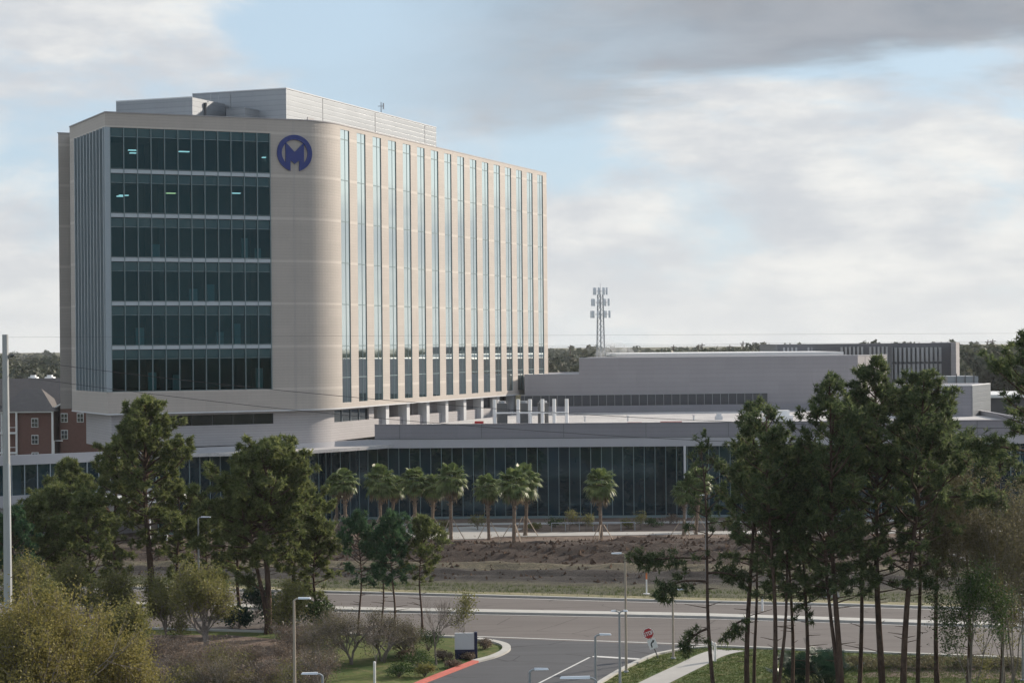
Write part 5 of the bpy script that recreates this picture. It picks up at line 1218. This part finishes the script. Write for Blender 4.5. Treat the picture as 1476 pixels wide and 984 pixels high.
# debris heaps on the right of the building site
for i, (px, py, w, lb, mt) in enumerate([(1362, 815, 1.8, 'pale rubble heap seen through the right pines', 'concrete'), (1190, 861, .9, 'small pale rock on the verge behind the forked pine', 'concrete')]):
    p = gnd(px, py); rs = np.random.RandomState(i); b = MB()
    for k in range(14 if i == 0 else 4):
        c = np.array([p.x + rs.normal() * w * .4, p.y + rs.normal() * w * .3, .25 + rs.uniform(0, .35)]); s = rs.uniform(.2, .45)
        b.frustum([(c[0] - s, c[1] - s), (c[0] + s, c[1] - s * .8), (c[0] + s * .8, c[1] + s), (c[0] - s * .9, c[1] + s * .8)], 0.0, [(c[0] - s * .5, c[1] - s * .6), (c[0] + s * .6, c[1] - s * .4), (c[0] + s * .4, c[1] + s * .5), (c[0] - s * .5, c[1] + s * .5)], c[2] + s)
    tag(b.build('rubble_heap', M[mt]), lb, 'rubble')

# palms -------------------------------------------------------------------
def make_palm(seed, h, crown=1.45):
    rs = np.random.RandomState(seed); root = thing('cabbage_palm', (0, 0, 0), None, None, local=True)
    tb = MB(); n = 14; lx_, ly_ = rs.uniform(-.35, .35, 2)
    ax = [np.array([lx_ * math.sin(k / n * 2.2), ly_ * math.sin(k / n * 2.0), h * k / n]) for k in range(n + 1)]
    tb.tube([tuple(a) for a in ax], [0.18 + (0.06 if k == 0 else 0) + (0.08 if k > n - 4 else 0) + rs.uniform(-.02, .03) for k in range(n + 1)], 9)
    for k in range(40):      # cut leaf bases (boots)
        a = rs.uniform(0, 6.28); t = rs.uniform(.55, 1); c = ax[int(t * n)] ; q = c + np.array([math.cos(a), math.sin(a), 0]) * .25
        tb.tube([tuple(q), tuple(q + np.array([math.cos(a) * .16, math.sin(a) * .16, .22]))], [.05, .03], 4)
    tb.build('trunk', M['palmbark'], root, False)
    top = ax[-1]; tri = []; dead = []
    for i in range(40):
        az = i * 2.399; el = R(82 - 150 * (i / 39.0) ** 0.85 + rs.uniform(-9, 9))
        d = np.array([math.cos(az) * math.cos(el), math.sin(az) * math.cos(el), math.sin(el)])
        L = rs.uniform(.55, .8) * crown; pet = top + d * L * 0.62; lst = dead if i > 34 else tri
        s = np.cross(d, [0, 0, 1.0]); s /= np.linalg.norm(s); u = np.cross(s, d)
        lst.append(np.array([top - s * .02, top + s * .02, pet])[None])
        d2 = d + np.array([0, 0, -.35]); d2 /= np.linalg.norm(d2); sag = -.30
        m = 15
        for j in range(m):
            a = (j / (m - 1) - .5) * R(215); dd_ = d2 * math.cos(a) + s * math.sin(a) + u * 0.12 * math.cos(a); dd_ /= np.linalg.norm(dd_)
            l = crown * .56 * (1 - .22 * abs(a) / 1.9) * rs.uniform(.85, 1.1); e1 = pet + dd_ * l * .62; e2 = e1 + (dd_ + np.array([0, 0, -1.0])) * l * .3
            sd = np.cross(dd_, u); sd /= max(1e-6, np.linalg.norm(sd)); w_ = .075 * crown / 1.4
            lst.append(np.array([pet, e1 - sd * w_, e1 + sd * w_])[None]); lst.append(np.array([e1 + sd * w_, e1 - sd * w_, e2])[None])
    tri_mesh('fronds', np.concatenate(tri).reshape(-1, 3), M['palmleaf'], root); tri_mesh('dry_fronds', np.concatenate(dead).reshape(-1, 3), M['palmdead'], root)
    for k in range(3):
        a = 2.1 * k + 0.4 + seed; b = MB(); b.tube([(math.cos(a) * 1.5, math.sin(a) * 1.5, 0.03), (math.cos(a) * .25, math.sin(a) * .25, 2.0)], [.045, .045], 4); b.build('brace', M['wood'], root)
    return root
protos = [make_palm(1, 5.7, 2.05), make_palm(2, 5.4, 1.95), make_palm(3, 6.0, 2.2), make_palm(4, 5.6, 2.35)]
PALMS = [(499, 767, 0, 'leftmost palm, its pale trunk beside the young pines'), (549, 771, 3, 'broad palm second from the left, crown very full'), (598, 771, 1, 'palm third from the left, standing close behind its neighbour'),
         (622, 770, 0, 'thin trunked palm fourth from the left'), (650, 778, 2, 'palm with thick trunk and timber brace at the left end of the path'), (705, 778, 0, 'palm with cut frond stub, sixth from the left'),
         (741, 783, 2, 'left palm of the overlapping pair, with braces showing'), (757, 772, 3, 'right palm of the overlapping pair, trunk in shade'), (867, 785, 2, 'lone round headed palm in front of the dark glass'),
         (985, 772, 1, 'palm just left of the right pines'), (1003, 770, 0, 'palm half hidden by the leaning pine'), (486, 762, 1, 'palm with shaggy brown trunk behind the leftmost one'), (562, 764, 1, 'palm with hidden trunk behind the second one')]
used = set()
for i, (px, py, k, lb) in enumerate(PALMS):
    o = protos[k] if k not in used else copy_tree(protos[k]); used.add(k)
    p = gnd(px, py); o.location = (p.x, p.y, 0); o.rotation_euler = (0, 0, i * 1.7); s = [1, .97, 1.05, .93, 1.0, .95, 1.04, .98, 1.0, .88, .95, .9, .92][i]; o.scale = (s, s, s * (1 + .04 * ((i * 5) % 3 - 1))); o.rotation_euler = (R((i * 7) % 5 - 2), R((i * 3) % 5 - 2), i * 1.7)
    tag(o, lb, 'palm', 'cabbage palms along the glass wall')
# palmetto clump among the right pines
def palmetto(loc, h, w, label, seed, n=46):
    rs = np.random.RandomState(seed); root = thing('palmetto', loc, label, 'palmetto', 'palmettos under the right pines', local=True); tri = []; tb = MB()
    for i in range(n):
        az = rs.uniform(0, 6.28); r0 = rs.uniform(0, .35) * w; base = np.array([math.cos(az) * r0, math.sin(az) * r0, 0.0])
        el = R(rs.uniform(25, 85)); a2 = az + rs.normal() * .5; d = np.array([math.cos(a2) * math.cos(el), math.sin(a2) * math.cos(el), math.sin(el)])
        pet = base + d * h * rs.uniform(.35, .85); tb.tube([tuple(base), tuple(pet)], [.025, .015], 3, False)
        s = np.cross(d, [0, 0, 1.0]); s /= np.linalg.norm(s); u = np.cross(s, d)
        for j in range(17):
            a = (j / 16 - .5) * R(230); dd_ = d * math.cos(a) + s * math.sin(a) + u * .15; dd_ /= np.linalg.norm(dd_); l = .62 * rs.uniform(.8, 1.15)
            sd = np.cross(dd_, u); sd /= max(1e-6, np.linalg.norm(sd)); m_ = pet + dd_ * l * .55
            tri.append(np.array([pet, m_ - sd * .032, m_ + sd * .032])[None]); tri.append(np.array([m_ + sd * .032, m_ - sd * .032, m_ + (dd_ + [0, 0, -.5]) * l * .42])[None])
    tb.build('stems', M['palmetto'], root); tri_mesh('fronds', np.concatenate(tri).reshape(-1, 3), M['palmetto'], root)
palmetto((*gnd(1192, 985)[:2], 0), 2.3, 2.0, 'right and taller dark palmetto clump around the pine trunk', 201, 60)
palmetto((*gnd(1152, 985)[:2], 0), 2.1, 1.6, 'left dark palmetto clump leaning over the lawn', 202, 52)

# hedge mass / shaded ditch planting right
for i, (px, lb) in enumerate([(1240, 'low dark hedge clump right of the palmettos'), (1290, 'low dark hedge clump between the two thick trunks'), (1345, 'low dark hedge clump right of the thick trunks'), (1400, 'low dark hedge clump below the scrubby trees'), (1450, 'low dark hedge clump nearest the right edge')]):
    p = gnd(px, 962); shrub((p.x, p.y, 0), 2.6, 0.75, lb, 220 + i, 'olivescrub', 'low dark hedge along the right lawn', 2600, .05)

# ================================================================== STREET FURNITURE
def lamp(loc, h, label, seed, side=1, arm=0.75, double=False, mt='lampm', group='street lamps', dirv=(1, 0)):
    o = thing('street_lamp', loc, label, 'street lamp', group, rz=0.0, local=True); dx_, dy_ = dirv
    b = MB(); b.tube([(0, 0, 0), (0, 0, h - .12)], [0.085, 0.06], 10); b.build('pole', M[mt], o)
    b = MB(); b.tube([(0, 0, 0), (0, 0, .12)], [.17, .15], 10); b.build('base', M['steel'], o)
    for sd in ((1, -1) if double else (side,)):
        b = MB(); b.tube([(0, 0, h - .25), (0, 0, h - .1), (sd * dx_ * .12, sd * dy_ * .12, h - .02), (sd * dx_ * .3, sd * dy_ * .3, h)], [.045] * 4, 6); b.build('arm', M[mt], o)
        b = MB(); x0, x1 = .22, arm
        def pt(t, w_, z): return (sd * dx_ * t - dy_ * w_, sd * dy_ * t + dx_ * w_, z)
        A = [pt(x0, -.09, h - .03), pt(x1, -.14, h - .01), pt(x1, .14, h - .01), pt(x0, .09, h - .03)]; B_ = [pt(x0, -.06, h + .07), pt(x1 - .05, -.09, h + .05), pt(x1 - .05, .09, h + .05), pt(x0, .06, h + .07)]
        i = 0; b.v = A + B_; b.f = [(3, 2, 1, 0), (4, 5, 6, 7), (0, 1, 5, 4), (1, 2, 6, 5), (2, 3, 7, 6), (3, 0, 4, 7)]
        hd = b.build('lamp_head', M['lamphead'], o)
        b = MB(); b.v = [pt(x0 + .15, -.07, h - .045), pt(x1 - .06, -.09, h - .03), pt(x1 - .06, .09, h - .03), pt(x0 + .15, .07, h - .045)]; b.f = [(3, 2, 1, 0)]; b.build('lens', M['lens'], hd)
    return o
def LP_(px, d, topy, label, **kw):
    l = D(px, d); lamp(l, topz(topy, px, d), label, 0, **kw)
LP_(902, 116.2, 797, 'tall lamp post on the grass edge, its head pointing left over the driveway', side=-1, mt='lampw', arm=.85)
LP_(970, 121, 849, 'lamp post on the grass between stop sign and leaning pine, head pointing right', side=1, mt='lampw')
LP_(893, 111, 880, 'short lamp post with two opposite heads directly in front of the tall one', double=True, arm=.5)
LP_(858, 101.6, 914, 'short dark lamp post cut by the bottom edge, head pointing right', side=1, arm=.85)
LP_(763, 91, 964, 'lowest lamp, only its head and pole top above the bottom edge left of centre', side=1, arm=.9)
LP_(424, 96, 862, 'tan lamp post rising from the brown thickets, head pointing right', side=1, mt='lampw', arm=.85)
LP_(464, 90, 970, 'lamp head pointing left at the bottom edge beside the tan lamp post', side=-1, arm=1.0)
LP_(287, 144, 745, 'lamp post between the left pines, its head tilting up right', side=1, arm=.95, mt='lampm')
LP_(1019, 159, 713, 'lamp post across the road behind the leaning pine', side=-1, arm=.5)
LP_(1474, 112, 855, 'lamp post at the right edge, its head pointing left', side=-1, arm=.6)
LP_(858, 72, 976, 'broad curved lamp head low at the bottom edge in front of the dark post', side=-1, arm=1.35)

up_ = D(11, 100)
ups = thing('concrete_utility_pole', up_, 'tall grey concrete utility pole at the left edge with small side brackets', 'utility pole')
tzz = topz(482, 8, 100); b = MB(); sx = up_[0]
tl_x = at(7.5, 482, 100).x
b.tube([(sx + .05, 100, 0), (tl_x, 100, tzz)], [0.26, 0.16], 8); b.build('pole', M['pole'], ups)
b = MB(); zz = topz(514, 10, 100); b.tube([(tl_x, 100, zz - .1), (tl_x + .45, 100, zz + .05)], [.035, .035], 5); b.box(tl_x + .2, tl_x + .5, 99.9, 100.1, zz + .05, zz + .12)
zz = topz(536, 4, 100); b.tube([(tl_x, 100, zz - .1), (tl_x - .4, 100, zz + .05)], [.035, .035], 5); b.build('bracket', M['darkm'], ups)
b = MB(); b.box(tl_x + .1, tl_x + .22, 99.85, 99.9, 8, 14); b.build('conduit', M['white'], ups)
def wire(p0, p1, sag, lb, r=0.018):
    p0 = Vector(p0); p1 = Vector(p1); pts = []
    for k in range(49):
        t = k / 48; q = p0.lerp(p1, t); pts.append((q.x, q.y, q.z - sag * 4 * t * (1 - t)))
    b = MB(); b.tube(pts, [r] * 49, 4, False); tag(b.build('power_line', M['wire']), lb, 'power line', 'power lines from the left utility pole')
wire((tl_x, 100, topz(486, 8, 100)), (95, 100, 20.1), 0.05, 'topmost thin power line from the pole at the left edge', .006)
wire((tl_x, 100, topz(516, 8, 100)), (95, 100, topz(516, 8, 100) + .9), 4.6, 'upper sagging power line crossing in front of the dark tower glazing')
wire((tl_x, 100, topz(540, 8, 100)), (95, 100, topz(540, 8, 100) + .9), 4.8, 'lower sagging power line crossing in front of the tower soffit')

# stop sign, leaning
sp = gnd(949, 948.5)
ss = thing('stop_sign', (sp.x, sp.y, 0), 'leaning red STOP sign above a white turn arrow plate on the grass corner', 'stop sign', local=True)
lean_a = R(-21)
RY = Matrix.Rotation(lean_a, 4, 'Y'); RT = Matrix.Rotation(R(-4), 4, 'Z') @ RY
def leanmb(mb): mb.v = [tuple(RT @ Vector(v)) for v in mb.v]; return mb
b = MB(); b.tube([(0, 0, -.15), (0, 0, 1.95)], [.04, .04], 6); leanmb(b).build('post', M['darkm'], ss)
def ngon(cx, cz, r, n, y0, y1, ph, mt, name, par):
    b = MB(); pts = [(cx + r * math.cos(2 * math.pi * k / n + ph), cz + r * math.sin(2 * math.pi * k / n + ph)) for k in range(n)]
    b.v = [(x, y0, z) for x, z in pts] + [(x, y1, z) for x, z in pts]; b.f = [tuple(range(n)), tuple(range(n, 2 * n))[::-1]] + [(k, n + k, n + (k + 1) % n, (k + 1) % n) for k in range(n)]
    return leanmb(b).build(name, M[mt], par)
zc = 1.72
pw_ = ngon(0, zc, .36, 8, -.075, -.05, R(22.5), 'white', 'sign_border', ss); ngon(0, zc, .335, 8, -.082, -.0752, R(22.5), 'red', 'sign_face', pw_)
def letters(txt, cx, cz, hgt, y, mt, par, wr=.62):
    """stroke letters as thin bars"""
    G_ = {'S': [(1, 1, 0, 1), (0, 1, 0, .5), (0, .5, 1, .5), (1, .5, 1, 0), (1, 0, 0, 0)], 'T': [(0, 1, 1, 1), (.5, 1, .5, 0)], 'O': [(0, 0, 0, 1), (0, 1, 1, 1), (1, 1, 1, 0), (1, 0, 0, 0)], 'P': [(0, 0, 0, 1), (0, 1, 1, 1), (1, 1, 1, .5), (1, .5, 0, .5)]}
    b = MB(); w = hgt * wr; gap = hgt * .28; tot = len(txt) * w + (len(txt) - 1) * gap; x0 = cx - tot / 2; t = hgt * .10; e = 0
    for i, ch in enumerate(txt):
        ox = x0 + i * (w + gap)
        for (xa, za, xb, zb) in G_[ch]:
            xa, xb = sorted((ox + xa * w, ox + xb * w)); za, zb = sorted((cz + (za - .5) * hgt, cz + (zb - .5) * hgt)); e += 1
            b.box(xa - t, xb + t, y - .004 - .0002 * e, y, za - t, zb + t)
    leanmb(b).build('lettering', M[mt], par)
letters('STOP', 0, zc, .20, -.083, 'white', pw_)
b = MB(); b.box(-.27, .27, -.07, -.05, .70, 1.33); pl_ = leanmb(b).build('arrow_plate', M['white'], ss)
b = MB()
arcp = [(-.10 + .0, .82), (-.10, .98), (-.06, 1.06), (0.02, 1.12), (.09, 1.15)]
for k in range(len(arcp) - 1):
    (xa, za), (xb, zb) = arcp[k], arcp[k + 1]; d = Vector((xb - xa, zb - za)).normalized(); n = Vector((-d.y, d.x)) * .04
    b.v += [(xa - n.x - d.x * .01, -.074, za - n.y - d.y * .01), (xb - n.x + d.x * .01, -.074, zb - n.y + d.y * .01), (xb + n.x + d.x * .01, -.074, zb + n.y + d.y * .01), (xa + n.x - d.x * .01, -.074, za + n.y - d.y * .01)]; i = len(b.v) - 4; b.f.append((i, i + 1, i + 2, i + 3))
b.v += [(.07, -.0745, 1.25), (.07, -.0745, 1.05), (.20, -.0745, 1.18)]; i = len(b.v) - 3; b.f.append((i, i + 1, i + 2))
leanmb(b).build('arrow', M['black'], pl_)

# entrance sign, marker posts, bollards
ep = gnd(672, 949)
es = thing('entrance_sign', (ep.x, ep.y, 0), 'monument sign with a pale grey face on a dark navy base and navy right edge', 'sign', local=True)
b = MB(); b.box(-.72, .52, -.12, .12, .62, 1.66); b.build('face', M['offwhite'], es)
b = MB(); b.box(-.72, .52, -.14, .14, 0, .618); b.build('base', M['navy'], es)
b = MB(); b.box(.522, .72, -.16, .16, 0, 1.72); b.build('side_fin', M['navy'], es)
mp = gnd(932, 857); o = thing('marker_post', (mp.x, mp.y, 0), 'thin white marker post with orange top on the far verge', 'marker post', local=True)
b = MB(); b.tube([(0, 0, 0), (0, 0, 1.25)], [.06, .06], 6); b.build('post', M['white'], o); b = MB(); b.tube([(0, 0, 1.25), (0, 0, 1.75)], [.062, .062], 6); b.build('cap', M['orange'], o)
b = MB(); b.box(-.25, .25, -.2, .2, 0, .12); b.build('base', M['white'], o)
bp_ = [(1023, 955, .25, 1.3, 'leaning white post on the pavement, left one of the pair', .16), (1031, 953, .1, 1.15, 'short white post hidden behind the leaning pine, right one of the pair', 0), (1148, 972, .12, .75, 'short cream marker post on the lawn left of the palmettos', 0), (540, 984, .1, 1.25, 'slim white post on the left lawn beside the thin leafless tree', 0), (1099, 880, .1, 1.0, 'small white post on the far side verge behind the two close trunks', 0)]
for px, py, w, h, lb, ln in bp_:
    p = gnd(px, py); b = MB(); b.tube([(p.x, p.y, 0), (p.x + ln, p.y, h)], [.08, .08], 8); b.tube([(p.x + ln, p.y, h), (p.x + ln, p.y, h + .05)], [.08, .04], 8)
    tag(b.build('bollard', M['white']), lb, 'post', 'small white posts')
# survey stakes and a low rail by the path
b = MB()
a_ = at(795, 745, 204); c_ = at(915, 745, 204)
b.tube([(a_.x, 204, .9), (c_.x, 204, .9)], [.05, .05], 5)
for k in range(7): x = a_.x + (c_.x - a_.x) * k / 6; b.tube([(x, 204, 0), (x, 204, .95)], [.045, .045], 5)
tag(b.build('low_rail', M['steel']), 'low grey rail in the planting between the paired palms and the lone palm', 'rail')
def clods():
    rs = np.random.RandomState(9); n = 5200; x = rs.uniform(-35, 75, n); vv = np.where(rs.rand(n) < .7, rs.normal(.66, .10, n), rs.uniform(.18, .95, n)); vv = np.clip(vv, .05, .98)
    f0 = np.array([fy(a) + 1.9 for a in x]); y = f0 + (194 - f0) * vv; dg = bpy.context.evaluated_depsgraph_get(); ter = bpy.data.objects['terrain']; out = []
    from mathutils.bvhtree import BVHTree
    me = ter.data; bv = BVHTree.FromPolygons([v.co for v in me.vertices], [p.vertices for p in me.polygons])
    for a, b_ in zip(x, y):
        h = bv.ray_cast(Vector((a, b_, 10)), Vector((0, 0, -1)))[0]; z = h.z if h else .1
        s_ = rs.uniform(.06, .24) * (1.6 if rs.rand() < .06 else 1); c = np.array([a, b_, z + s_ * .25]); q = [c + rs.normal(size=3) * s_ * .25 + s_ * np.array(w_) for w_ in ((1, 0, -.4), (-.6, .8, -.4), (-.6, -.8, -.4), (0, 0, .8))]
        for (i, j, k) in ((0, 1, 3), (1, 2, 3), (2, 0, 3)): out.append([q[i], q[j], q[k]])
    o = tri_mesh('soil_clods', np.array(out).reshape(-1, 3), groundmat('clod_earth', (0.075, 0.046, 0.032), (0.12, 0.08, 0.055), (0.035, 0.026, 0.022), 0.3, 1.5)); tag(o, 'loose clods of dug brown earth across the building site', 'earth clods', kind='stuff')
clods()
# grass tufts on the verge and near lawns
def grass(name, lb, cx0, cx1, cy0, cy1, n, hgt, seed, mt='grassblade', test=None):
    rs = np.random.RandomState(seed); x = rs.uniform(cx0, cx1, n); y = rs.uniform(cy0, cy1, n)
    if test is not None:
        k = np.array([test(a, b_) for a, b_ in zip(x, y)]); x, y = x[k], y[k]
    n = len(x); P = np.stack([x, y, np.full(n, .015)], 1); P = np.repeat(P, 5, 0) + np.concatenate([rs.normal(size=(5 * n, 2)) * .05, np.zeros((5 * n, 1))], 1)
    a = rs.uniform(0, 6.28, 5 * n); s = np.stack([np.cos(a), np.sin(a), 0 * a], 1) * .018; tip = P + np.stack([rs.normal(size=5 * n) * .05, rs.normal(size=5 * n) * .05, hgt * rs.uniform(.5, 1.2, 5 * n)], 1)
    o = tri_mesh(name, np.stack([P - s, P + s, tip], 1).reshape(-1, 3), M[mt]); tag(o, lb, 'grass', kind='stuff')
def on_right(x, y):
    if y > ny(x) - .6: return False
    # keep off the driveway and the walk
    def lx_(tab):
        for k in range(len(tab) - 1):
            y0, y1 = tab[k][1], tab[k + 1][1]
            if min(y0, y1) <= y <= max(y0, y1): return tab[k][0] + (tab[k + 1][0] - tab[k][0]) * (y - y0) / (y1 - y0 + 1e-9)
        return None
    d = lx_(drr); 
    if d is None or x < d + .4: return y < 108 and x > 12
    a = lx_(sl); c = lx_(sr)
    return not (a is not None and c is not None and a - .2 < x < c + .2)
grass('grass', 'short grass blades over the right lawn', 3, 34, 106, 127, 26000, .10, 1, test=on_right)
grass('grass', 'rough grass and weeds along the far verge', -40, 50, 146, 166, 16000, .28, 3, test=lambda x, y: fy(x) + .4 < y < fy(x) + 7 and (y > fy(x) + 1.8 or random.random() < .5))

# ================================================================== AIR
m_, t_, p_, o_ = mat_new('haze_air'); t_.n.remove(p_)
pv = t_.node('ShaderNodeVolumePrincipled'); pv.inputs['Color'].default_value = (0.86, 0.91, 0.96, 1); pv.inputs['Density'].default_value = 0.00008; pv.inputs['Anisotropy'].default_value = 0.25
t_.link(pv.outputs[0], o_.inputs['Volume'])
b = MB(); b.box(-2600, 2600, -2600, 2600, -1.0, 56.0); hz_ = b.build('haze', m_); tag(hz_, 'pale even haze over the whole scene', 'haze', kind='stuff')

m_, t_, p_, o_ = mat_new('steam_vapour'); t_.n.remove(p_)
pv = t_.node('ShaderNodeVolumePrincipled'); pv.inputs['Color'].default_value = (0.95, 0.96, 0.97, 1)
tc_ = t_.node('ShaderNodeTexCoord').outputs['Object']; n_ = t_.noise(tc_, 0.5, 4, 0.6)
t_.link(t_.math('MULTIPLY', t_.ramp(n_, 0.40, 0.62), 0.42), pv.inputs['Density']); t_.link(pv.outputs[0], o_.inputs['Volume'])
sx_ = at(884, 512, 318).x; b = MB()
cen = [(sx_ - 1.6, 318, 17.9, 1.6), (sx_ - .6, 318, 19.0, 1.5), (sx_ + .6, 318, 18.5, 1.9), (sx_ - 1.0, 318, 20.3, .9), (sx_ + 2.2, 318, 17.9, 1.5)]
import bmesh
bm = bmesh.new()
for (x, y, z, r) in cen:
    g = bmesh.ops.create_icosphere(bm, subdivisions=3, radius=r, matrix=Matrix.Translation((x, y, z)))
me = bpy.data.meshes.new('steam_plume'); bm.to_mesh(me); bm.free(); me.materials.append(m_)
o = bpy.data.objects.new('steam_plume', me); C.objects.link(o); tag(o, 'small white puff of steam rising beside the antenna tower', 'steam', kind='stuff')
grass('grass', 'dry straw and weeds scattered over the building site', -35, 75, 158, 200, 5000, .22, 5, mt='palmdead', test=lambda x, y: math.sin(x * .31 + y * .9) + math.sin(x * .17 - y * .4 + 1) > -.2)
